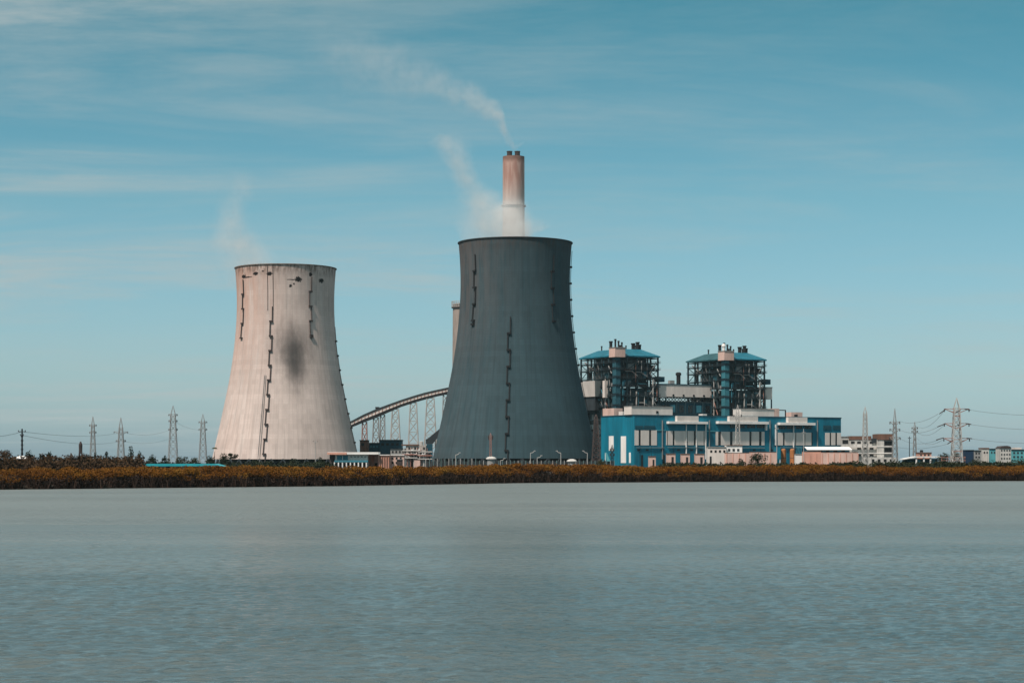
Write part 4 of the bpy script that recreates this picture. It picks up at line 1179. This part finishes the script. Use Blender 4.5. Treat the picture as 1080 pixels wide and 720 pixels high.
street_lamp(480.5, 1020, 477, 1, 'curved street lamp left of the red mast')
street_lamp(559.5, 1020, 475, 1, 'curved street lamp at the middle of the dark tower foot')
street_lamp(591.5, 1020, 475, -1, 'curved street lamp behind the round white hut')
street_lamp(619.5, 1020, 475, -1, 'curved street lamp next to the brown lattice tower')
street_lamp(527.8, 1020, 483, 1, 'shortest street lamp, just right of the white gate hut')
street_lamp(566.6, 1000, 480, 1, 'plain low lamp between two curved lamps at the tower foot')
for px, D, r, yt, lab in ((518, 1000, 5.4, 481.2, 'white domed gate hut below the red mast'), (603, 1010, 5.2, 483.8, 'low round white hut on the right of the tower foot')):
    t = thing('domed_hut', lab, 'hut', (wx(px, D), D, GZ), 0)
    rm = r * D / F; zt = wz(yt, D) - GZ
    MB().lathe([(rm * .8, 0), (rm * .8, zt - 1.3)], 20).build('wall', 'grey', t)
    MB().lathe([(rm * 1.05, zt - 1.295), (rm, zt - .8), (rm * .7, zt - .3), (rm * .25, zt)], 20).build('roof', 'worn_white', t)
    MB().box(-.6, .6, -rm * .8 - .08, -rm * .8 + .3, 0, 1.9).build('door', 'dark', t)


def pylon(name, label, cat, px, D, ytop, bw_px, tw_px, bays, arms, mt, beam=.34, peak=.12, group=None, rot=0.0, accents=None):
    H = wz(ytop, D) - GZ; s = D / F
    t = thing(name, label, cat, (wx(px, D), D, GZ), rot, group)
    Hb = H * (1 - peak)
    legs, br, corner = lattice(Hb, bw_px * s, tw_px * s, bays, beam)
    for l_ in legs: l_.build('leg', mt, t)
    br.build('bracing', mt, t)
    pk = MB()
    for k in range(4): pk.bar(corner(k, Hb), (0, 0, H), beam * .8)
    pk.build('peak', mt, t)
    for (ya, hw) in arms:
        z = wz(ya, D) - GZ
        if z > Hb: z = Hb
        for sd_ in (-1, 1):
            am = MB(); tip = Vector((sd_ * hw * s, 0, z))
            ks = (0, 3) if sd_ < 0 else (1, 2)
            for k in ks:
                am.bar(corner(k, z), tip, beam * .8); am.bar(corner(k, max(0, z - 1.6)), tip, beam * .7)
            arm = am.build('cross_arm', accents or mt, t)
            MB().tube([tip, tip - Vector((0, 0, 1.3))], .22, 6).build('insulator', 'rust_dark', arm)
    return t


G1 = 'pale lattice pylons left of the towers'
pylon('pylon', 'thin pale pylon with two short arms, left of the armed pylon', 'pylon', 98, 1450, 439, 6.5, 2.6, 7, [(447, 3.6), (455, 3.4)], 'galv_dim', .34, .16, G1)
pylon('pylon', 'pylon with one wide cross arm beside the wispy tall tree', 'pylon', 127.5, 1400, 440, 8, 3.4, 7, [(455, 7.2), (464, 5)], 'galv_dim', .34, .2, G1)
pylon('pylon', 'tallest pale pylon between the shed and the pale tower', 'pylon', 182.5, 1500, 427.5, 10, 4.4, 8, [(436, 4.6), (443, 4.4), (452, 4.6)], 'galv_dim', .34, .14, G1)
pylon('pylon', 'pale pylon nearest the pale cooling tower', 'pylon', 214, 1560, 436.5, 8.5, 3.4, 8, [(444, 4.2), (452, 4.2)], 'galv_dim', .34, .14, G1)
G2 = 'lattice pylons right of the turbine hall'
pylon('pylon', 'straight narrow pylon in front of the brown topped annex', 'pylon', 912.5, 820, 429, 6.4, 3.4, 11, [], 'galv', .22, .1, G2)
pylon('pylon', 'pylon with one sided short arms at the annex right end', 'pylon', 943.8, 1050, 430.5, 6.4, 2.6, 9, [(443, 5.2), (452, 5.2), (461, 5.6)], 'galv_dim', .3, .22, G2)
pylon('pylon', 'slim far pylon above the open shed', 'pylon', 964.8, 1300, 444.5, 4.2, 1.6, 7, [(449, 3), (454, 3)], 'galv_dim', .3, .12, G2)
big = pylon('pylon', 'big red and white pylon with three pairs of arms, far right', 'pylon', 1009, 850, 419.5, 11.5, 5.6, 9, [(431, 13), (446.4, 13), (462, 13.5)], 'galv', .30, .14, G2, accents='rust_steel')
ir = MB()
for (z_, dx) in ((432, -1), (448, -1), (462, -1)):
    pass
s = 850 / F
for (x0, y0, x1, y1) in ((997, 431.5, 990.4, 436.4), (997, 446.5, 988.4, 450), (995, 461.4, 987, 463.8), (1005, 464, 999, 468), (1013, 432, 1006, 436), (1013, 447, 1007, 449.4), (1017, 431, 1023, 432.4), (1018, 446.4, 1024, 447.4), (1019, 461.8, 1025, 462.4)):
    MB().tube([((x0 - 1009) * s, -.6, wz(y0, 850) - GZ), ((x1 - 1009) * s, -.6, wz(y1, 850) - GZ)], .2, 6).build('insulator', 'rust_dark', big)
bp = MB()
for k in range(5):
    z_ = 3 + k * 5; hw = 2.2 - k * .24
    bp.box(-hw, hw, -hw - .1, -hw + .1, z_, z_ + .35)
bp.build('anti_climb_frame', 'rust_steel', big)
pylon('lattice_mast', 'thin tall lattice mast rising before the middle of the blue hall', 'mast', 778, 1050, 426.5, 6.2, 3.0, 11, [(437, 4)], 'galv', .24, .12)
pylon('lattice_mast', 'dark brown lattice mast between the dark tower and blue hall', 'mast', 628.6, 1060, 437, 9.5, 3.2, 12, [], 'rust_dark', .62, .08)
pylon('lattice_mast', 'slender red lattice mast with cross bars before the dark tower', 'mast', 517.4, 1030, 456.6, 2.4, 1.4, 9, [(458.4, 2.4), (461, 2.2)], 'rust_steel', .22, .06, accents='rust_dark')
pylon('lattice_mast', 'short dark mast standing before the bright side wall', 'mast', 645.6, 1030, 469, 3.0, 1.6, 5, [(473, 2.0), (478, 2.2)], 'dark', .3, .1)
pylon('water_tower', 'small dark lattice tower with a pointed tank at far left', 'tower', 85, 900, 466, 5.4, 2.2, 4, [], 'rust_dark', .34, .3)
wt = [o for o in bpy.data.objects if o.name.startswith('water_tower')][0]
zt = wz(466, 900) - GZ
MB().lathe([(.75, zt * .62), (.85, zt * .9), (.3, zt + .25)], 12).build('tank', 'rust_dark', wt)


def pole(name, label, cat, px, D, ytop, r, mt, arms=(), group=None):
    t = thing(name, label, cat, (wx(px, D), D, GZ), 0, group); H = wz(ytop, D) - GZ
    MB().tube([(0, 0, 0), (0, 0, H)], [r, r * .7], 8).build('shaft', mt, t)
    for ya, hw in arms:
        z = wz(ya, D) - GZ; a = MB().bar((-hw * D / F, -.25, z), (hw * D / F, -.25, z), .22).build('cross_arm', mt, t)
        for k in (-.9, .9): MB().lathe([(.12, z + .1), (.14, z + .5)], 6, k * hw * D / F, -.25).build('insulator', 'rust_dark', a)
    return t


sg = pole('signal_mast', 'thick dark signal mast with a cross arm near the left edge', 'mast', 23.3, 680, 452, .36, 'dark', [(455, 4), (459, 1.8)])
for k in range(5):
    z_ = wz(479 - k * 4.6, 680) - GZ; MB().lathe([(.43, z_), (.43, z_ + .5)], 10, cap=True).build('collar', 'dark', sg)
pole('utility_pole', 'thin pole left of the slim far pylon', 'pole', 959.2, 1100, 460, .25, 'dark', [(462, 1.6)])
pole('utility_pole', 'tall white pole in front of the orange silos', 'pole', 819.3, 900, 446, .20, 'galv', [(452, 2)])
pole('utility_pole', 'white pole before the right part of the blue hall', 'pole', 847.6, 930, 452, .20, 'galv', [(456, 2)])
pole('utility_pole', 'pale pole at the foot of the narrow pylon', 'pole', 919.2, 740, 481, .18, 'galv')
pole('utility_pole', 'thin white pole before the pale tower left of the pavilion', 'pole', 332.6, 980, 463, .18, 'galv', [(466, 2.4)])
pole('utility_pole', 'slim pale pole under the teal houses at right', 'pole', 1041.4, 800, 478, .18, 'galv')

# ------------------------------------------------------------------ power lines
def cable(label, p0, p1, sag, group):
    (x0, y0, D0), (x1, y1, D1) = p0, p1
    a = Vector((wx(x0, D0), D0, wz(y0, D0))); c = Vector((wx(x1, D1), D1, wz(y1, D1)))
    pts = []
    for i in range(15):
        f = i / 14; p = a.lerp(c, f); p.z -= sag * 4 * f * (1 - f); pts.append(tuple(p))
    o = MB().tube(pts, .06, 5).build('power_line', 'cable')
    tag(o, label, 'power line', group)


GL, GR = 'power lines at left', 'power lines around the red white pylon'
cable('top wire from the signal mast to the pylon with one wide arm', (23.3, 455, 680), (127, 456, 1400), 2, GL)
cable('lower wire from the signal mast to the pylon with one wide arm', (24, 459, 680), (127, 465, 1400), 2.5, GL)
cable('wire leaving the signal mast through the left edge', (23, 455, 680), (-30, 459, 640), 1, GL)
cable('upper wire between the wide armed pylon and the tallest left pylon', (131, 456, 1400), (182, 452, 1500), 3, GL)
cable('lower wire between the wide armed pylon and the tallest left pylon', (130, 465, 1400), (182, 461, 1500), 3, GL)
cable('wire between the tallest left pylon and the pylon next to the pale tower', (184, 444, 1500), (214, 453, 1560), 2, GL)
for i, (nm, y0, y1) in enumerate((('top', 432.4, 436.5), ('middle', 447.4, 451.5), ('bottom', 462.4, 465.8))):
    cable(nm + ' wire running from the red white pylon out of the right edge', (1024, y0, 850), (1130, y1, 800), 1.2, GR)
    cable(nm + ' wire running from the red white pylon left to the one sided pylon', (989.5, (436.4, 450, 463.8)[i], 850), (948.5, (444, 453, 462)[i], 1050), 2.2, GR)
    cable(nm + ' wire from the slim far pylon to the big red white pylon', (997, (431.5, 446.6, 461.5)[i], 851), (965.5, (449, 454, 460)[i], 1300), 4, GR)
cable('lowest wire from the red white pylon left towards the annex', (999, 468, 850), (944, 471, 1049), 1.5, GR)

# ------------------------------------------------------------------ trees
def tree(name, label, px, D, ytop, wpx, kind='round', mt='leaf_dark', leaves=420, group=None):
    H = wz(ytop, D) - GZ; Wd = wpx * D / F
    t = thing(name, label, 'tree' if 'tree' in name or 'palm' in name or 'casuarina' in name else 'bush', (wx(px, D), D, GZ), random.uniform(0, 6), group)
    rn = random.Random(int(px * 10))
    th = H * (.5 if kind != 'bush' else .3)
    limbs = []; mb = MB()
    r0 = max(.14, H * .022)
    mb.tube([(0, 0, 0), (rn.uniform(-.2, .2), 0, th * .6), (rn.uniform(-.4, .4), rn.uniform(-.3, .3), H * .8)], [r0, r0 * .75, r0 * .25], 7)
    blobs = []
    nb = {'round': 7, 'wisp': 9, 'bush': 6, 'flat': 7, 'palm': 0}[kind]
    for i in range(nb):
        a = rn.uniform(0, 6.283)
        if kind == 'wisp':
            z = H * rn.uniform(.35, .92); rad = Wd * .5 * rn.uniform(.1, .8) * (1.15 - z / H); br_ = Wd * rn.uniform(.10, .2); sz_ = br_ * 1.7
        elif kind == 'flat':
            z = H * rn.uniform(.68, .9); rad = Wd * .5 * rn.uniform(.2, .75); br_ = Wd * rn.uniform(.16, .24); sz_ = br_ * .5
        elif kind == 'bush':
            z = H * rn.uniform(.3, .65); rad = Wd * .5 * rn.uniform(.1, .65); br_ = Wd * rn.uniform(.17, .27); sz_ = min(br_, H * .33)
        else:
            z = H * rn.uniform(.42, .8); rad = Wd * .5 * rn.uniform(.1, .68); br_ = Wd * rn.uniform(.15, .26); sz_ = min(br_ * .95, (H - z) * .95)
        c = (rad * math.cos(a), rad * math.sin(a), z)
        blobs.append((c, (br_, br_, sz_)))
        mb.tube([(0, 0, min(z * .6, H * .6)), (c[0] * .5, c[1] * .5, z * .85), c], [r0 * .5, r0 * .3, r0 * .1], 5)
    if kind in ('round', 'bush'): blobs.append(((0, 0, H * .78), (Wd * .22, Wd * .22, H * .22)))
    mb.build('trunk', 'bark', t)
    if kind == 'palm':
        v_, q_, off = [], [], 0
        for k in range(14):
            a = 6.283 * k / 14; Lf = Wd * .55
            for j in range(5):
                f0, f1 = j / 5, (j + 1) / 5
                p0 = np.array([Lf * f0 * math.cos(a), Lf * f0 * math.sin(a), H * .97 + Lf * .35 * f0 - Lf * .8 * f0 * f0])
                p1 = np.array([Lf * f1 * math.cos(a), Lf * f1 * math.sin(a), H * .97 + Lf * .35 * f1 - Lf * .8 * f1 * f1])
                sd_ = np.array([-math.sin(a), math.cos(a), 0]) * .3
                v_ += [p0 - sd_, p0 + sd_, p1 + sd_ * .8, p1 - sd_ * .8]; q_.append([off, off + 1, off + 2, off + 3]); off += 4
        np_mesh('crown', np.array(v_), np.array(q_), [mt], None, t)
    else:
        C = np.concatenate([shell_points(c, r, leaves // nb, .35) for c, r in blobs])
        C[:, 2] = np.clip(C[:, 2], .15, H * 1.02)
        v, q = leaf_quads(C, .0006 * D * .62)
        np_mesh('crown', v, q, [mt], None, t)
    return t


GT = 'trees behind the bank at left'
for a in (('tree', 'dark broad tree at the left edge, lowest and widest there', 4, 700, 474, 34, 'round', 'leaf_brown', 900),
          ('tree', 'small dark tree just right of the signal mast', 31, 720, 474, 13, 'round', 'leaf_dark', 420),
          ('casuarina', 'tiny spiky tree between the signal mast and the leaning dark tree', 42.5, 760, 476, 7, 'wisp', 'leaf_dark', 300),
          ('tree', 'dark tree with a lopsided top left of the small water tower', 52, 740, 475, 12, 'round', 'leaf_dark', 420),
          ('tree', 'rounded brownish tree left of the small water tower', 74, 760, 478.5, 22, 'round', 'leaf_brown', 600),
          ('tree', 'brownish tree right under the small water tower', 90, 780, 477, 18, 'round', 'leaf_brown', 520),
          ('casuarina', 'spiky dark tree at the foot of the thin two armed pylon', 100, 800, 477, 9, 'wisp', 'leaf_dark', 340),
          ('casuarina', 'spiky dark tree between the two short left pylons', 112, 800, 476.5, 12, 'wisp', 'leaf_dark', 380),
          ('casuarina', 'tall wispy dark tree right of the wide armed pylon', 138, 820, 471, 15, 'wisp', 'leaf_dark', 620),
          ('casuarina', 'lower wispy tree on the right flank of the tall wispy one', 147, 830, 476, 9, 'wisp', 'leaf_dark', 340),
          ('tree', 'round dark tree above the left half of the teal roof', 161, 840, 479, 15, 'round', 'leaf_dark', 480),
          ('tree', 'small dark tree left of the tallest left pylon', 174.5, 860, 480, 9, 'round', 'leaf_dark', 320),
          ('tree', 'low olive tree right of the tallest left pylon', 191, 860, 481, 20, 'round', 'leaf_olive', 560),
          ('tree', 'olive tree between the two pylons by the pale tower', 204, 870, 482, 16, 'round', 'leaf_olive', 460),
          ('tree', 'dark tree at the left foot of the pale tower', 221, 880, 479.5, 15, 'round', 'leaf_dark', 520),
          ('tree', 'biggest dark tree before the pale tower left foot', 236, 880, 477, 18, 'round', 'leaf_dark', 640),
          ('tree', 'flat topped dark tree with bare stem before the pale tower', 245.5, 890, 477, 13, 'flat', 'leaf_dark', 420),
          ('palm_tree', 'small palm poking above the trees at the pale tower left edge', 226.4, 960, 471, 6, 'palm', 'leaf_olive', 0)):
    tree(*a, group=GT)
GB = 'bushes at the foot of the pale tower'
for a in (('bush', 'low dark bush left of the central ladder foot of the pale tower', 269, 960, 484.2, 14), ('bush', 'dark bush under the pale tower, just right of its ladder foot', 286, 960, 485, 13),
          ('bush', 'widest dark bush at the middle of the pale tower foot', 310, 960, 482.8, 20), ('bush', 'dark bush left of the pavilion', 338, 960, 481.6, 13)):
    tree(*a, kind='bush', mt='leaf_dark', leaves=420, group=GB)
GR2 = 'bushes and trees before the plant at right'
for a in (('bush', 'dark mound of bush before the left corner of the blue hall', 635, 800, 484, 17, 'bush', 'leaf_olive', 520),
          ('tree', 'dark round tree before the pink boundary wall', 799, 860, 477.6, 24, 'round', 'leaf_dark', 800),
          ('bush', 'low bush left of the dark round tree', 781, 860, 483, 14, 'bush', 'leaf_dark', 400),
          ('tree', 'dark tree left of the red white pylon', 996, 930, 477, 19, 'round', 'leaf_dark', 700),
          ('tree', 'olive tree right behind the red white pylon', 1007, 960, 474.6, 16, 'round', 'leaf_olive', 560),
          ('bush', 'dark bush before the grey house', 1030, 780, 483.5, 22, 'bush', 'leaf_dark', 520),
          ('bush', 'olive bush at the right edge below the teal terrace', 1076, 730, 483.2, 26, 'bush', 'leaf_olive', 620),
          ('bush', 'dark bush below the annex', 925, 780, 486, 22, 'bush', 'leaf_dark', 480)):
    tree(*a, group=GR2)

# ------------------------------------------------------------------ steam
def fcurve(N, L, x, pts):
    n = N.new('ShaderNodeFloatCurve'); c = n.mapping.curves[0]
    c.points[0].location = pts[0]; c.points[1].location = pts[-1]
    for p in pts[1:-1]: c.points.new(*p)
    n.mapping.update(); L.new(x, n.inputs['Value']); return n.outputs[0]


def plume(name, label, px, py, D, axis, length, lobes, cont, density, nscale, seed, parent=None):
    """axis 'z' rises, 'x' drifts left; lobes: lists of (t, offset, radius, strength) along the axis in metres"""
    m = bpy.data.materials.new(name + '_vapour'); m.use_nodes = True
    nt = m.node_tree; N = nt.nodes; L = nt.links; N.remove(N['Principled BSDF'])
    pv = N.new('ShaderNodeVolumePrincipled'); L.new(pv.outputs[0], N['Material Output'].inputs['Volume'])
    pv.inputs['Color'].default_value = (.985, .975, .955, 1); pv.inputs['Anisotropy'].default_value = .2
    tc = N.new('ShaderNodeTexCoord')
    n1 = N.new('ShaderNodeTexNoise'); n1.inputs['Scale'].default_value = nscale * .45; n1.inputs['Detail'].default_value = 2
    mp = N.new('ShaderNodeMapping'); mp.inputs['Location'].default_value = (seed, seed, seed)
    L.new(tc.outputs['Object'], mp.inputs['Vector']); L.new(mp.outputs[0], n1.inputs['Vector'])
    n2 = N.new('ShaderNodeTexNoise'); n2.inputs['Scale'].default_value = nscale; n2.inputs['Detail'].default_value = 4; n2.inputs['Roughness'].default_value = .6
    L.new(mp.outputs[0], n2.inputs['Vector'])
    sp = N.new('ShaderNodeSeparateXYZ'); L.new(tc.outputs['Object'], sp.inputs[0])
    along = sp.outputs[2] if axis == 'z' else mathn(N, L, 'MULTIPLY', sp.outputs[0], -1.0)
    cross = sp.outputs[0] if axis == 'z' else sp.outputs[2]
    tt = mathn(N, L, 'DIVIDE', along, length, clamp=True)
    total = None
    for lb in lobes:
        offs = [p[1] for p in lb]; o0, o1 = min(offs) - 1, max(offs) + 1
        rmax = max(p[2] for p in lb)
        c = mathn(N, L, 'MULTIPLY_ADD', fcurve(N, L, tt, [(p[0], (p[1] - o0) / (o1 - o0)) for p in lb]), o1 - o0, o0)
        r = mathn(N, L, 'MULTIPLY', fcurve(N, L, tt, [(p[0], p[2] / rmax) for p in lb]), rmax)
        s_ = fcurve(N, L, tt, [(p[0], p[3]) for p in lb])
        w_ = mathn(N, L, 'MULTIPLY', mathn(N, L, 'SUBTRACT', n1.outputs['Fac'], .5), rmax * .9)
        dx = mathn(N, L, 'ADD', mathn(N, L, 'SUBTRACT', cross, c), w_)
        d = mathn(N, L, 'SQRT', mathn(N, L, 'ADD', mathn(N, L, 'MULTIPLY', dx, dx), mathn(N, L, 'MULTIPLY', sp.outputs[1], sp.outputs[1])))
        fall = maprange(N, L, mathn(N, L, 'DIVIDE', d, r), 1.5, .05)
        e = mathn(N, L, 'MULTIPLY', fall, s_)
        total = e if total is None else mathn(N, L, 'ADD', total, e)
    brk = maprange(N, L, n2.outputs['Fac'], .34, .66, .22, 1.1)
    L.new(mathn(N, L, 'MULTIPLY', mathn(N, L, 'MULTIPLY', total, brk), density), pv.inputs['Density'])
    pts, rads = [], []
    for (t_, o_, r_) in cont:
        pts.append((o_, 0, t_ * length) if axis == 'z' else (-t_ * length, 0, o_)); rads.append(r_)
    b = MB().tube(pts, rads, 14)
    o = b.build(name, m); o.location = (wx(px, D), D, wz(py, D))
    return tag(o, label, 'steam')


k = 1150 / F
plume('steam_plume', 'white steam rolling off the dark tower and leaning left', 545, 254, 1150, 'z', 112 * k,
      [[(0, -10 * k, 44 * k, .5), (.12, -15 * k, 42 * k, .55), (.25, -24 * k, 31 * k, .62), (.40, -38 * k, 20 * k, .62), (.60, -54 * k, 15 * k, .52), (.80, -66 * k, 15 * k, .5), (.92, -74 * k, 18 * k, .38), (1.0, -80 * k, 18 * k, .0)],
       [(0, -4 * k, 19 * k, 1.0), (.2, -3 * k, 17 * k, 1.0), (.34, -4 * k, 14 * k, .8), (.45, -6 * k, 12 * k, .0), (1, -6 * k, 10 * k, 0)]],
      [(-.03, -4 * k, 54 * k), (.2, -16 * k, 50 * k), (.4, -36 * k, 44 * k), (.7, -60 * k, 34 * k), (1.0, -80 * k, 28 * k)], .105, .10, 3.0)
k = 1300 / F
plume('steam_plume', 'thin faint steam wisp above the pale tower', 301, 283, 1300, 'z', 105 * k,
      [[(0, -30 * k, 30 * k, .55), (.15, -42 * k, 26 * k, .8), (.32, -54 * k, 20 * k, .9), (.52, -57 * k, 16 * k, .8), (.72, -52 * k, 14 * k, .5), (.9, -46 * k, 12 * k, .2), (1.0, -44 * k, 12 * k, 0)]],
      [(-.02, -30 * k, 36 * k), (.3, -50 * k, 36 * k), (.6, -55 * k, 28 * k), (1.0, -44 * k, 20 * k)], .045, .10, 9.0)
k = 1800 / F
plume('smoke_plume', 'pale smoke drifting up and left from the two flues', 543, 160, 1800, 'x', 225 * k,
      [[(0, 4 * k, 5 * k, .9), (.035, 16 * k, 9 * k, .95), (.085, 40 * k, 13 * k, .95), (.17, 52 * k, 14 * k, .8), (.26, 60 * k, 16 * k, .5), (.42, 76 * k, 21 * k, .32), (.65, 90 * k, 28 * k, .2), (1.0, 102 * k, 34 * k, .0)]],
      [(-.02, 4 * k, 8 * k), (.02, 14 * k, 18 * k), (.085, 40 * k, 22 * k), (.25, 60 * k, 28 * k), (.5, 80 * k, 40 * k), (1.0, 102 * k, 50 * k)], .046, .085, 5.0)

# ------------------------------------------------------------------ air between the lake and the plant
HAZE = 1.7e-5
hzb = MB().box(-6400, 6400, -900, 8000, -4.2, 520)
m = bpy.data.materials.new('haze_air'); m.use_nodes = True
nt = m.node_tree; N = nt.nodes; L = nt.links; N.remove(N['Principled BSDF'])
pv = N.new('ShaderNodeVolumePrincipled'); L.new(pv.outputs[0], N['Material Output'].inputs['Volume'])
pv.inputs['Color'].default_value = (.66, .93, 1.0, 1); pv.inputs['Density'].default_value = HAZE; pv.inputs['Anisotropy'].default_value = .1
tag(hzb.build('haze', m), 'thin pale haze over the lake and the plant', 'haze', kind='stuff')
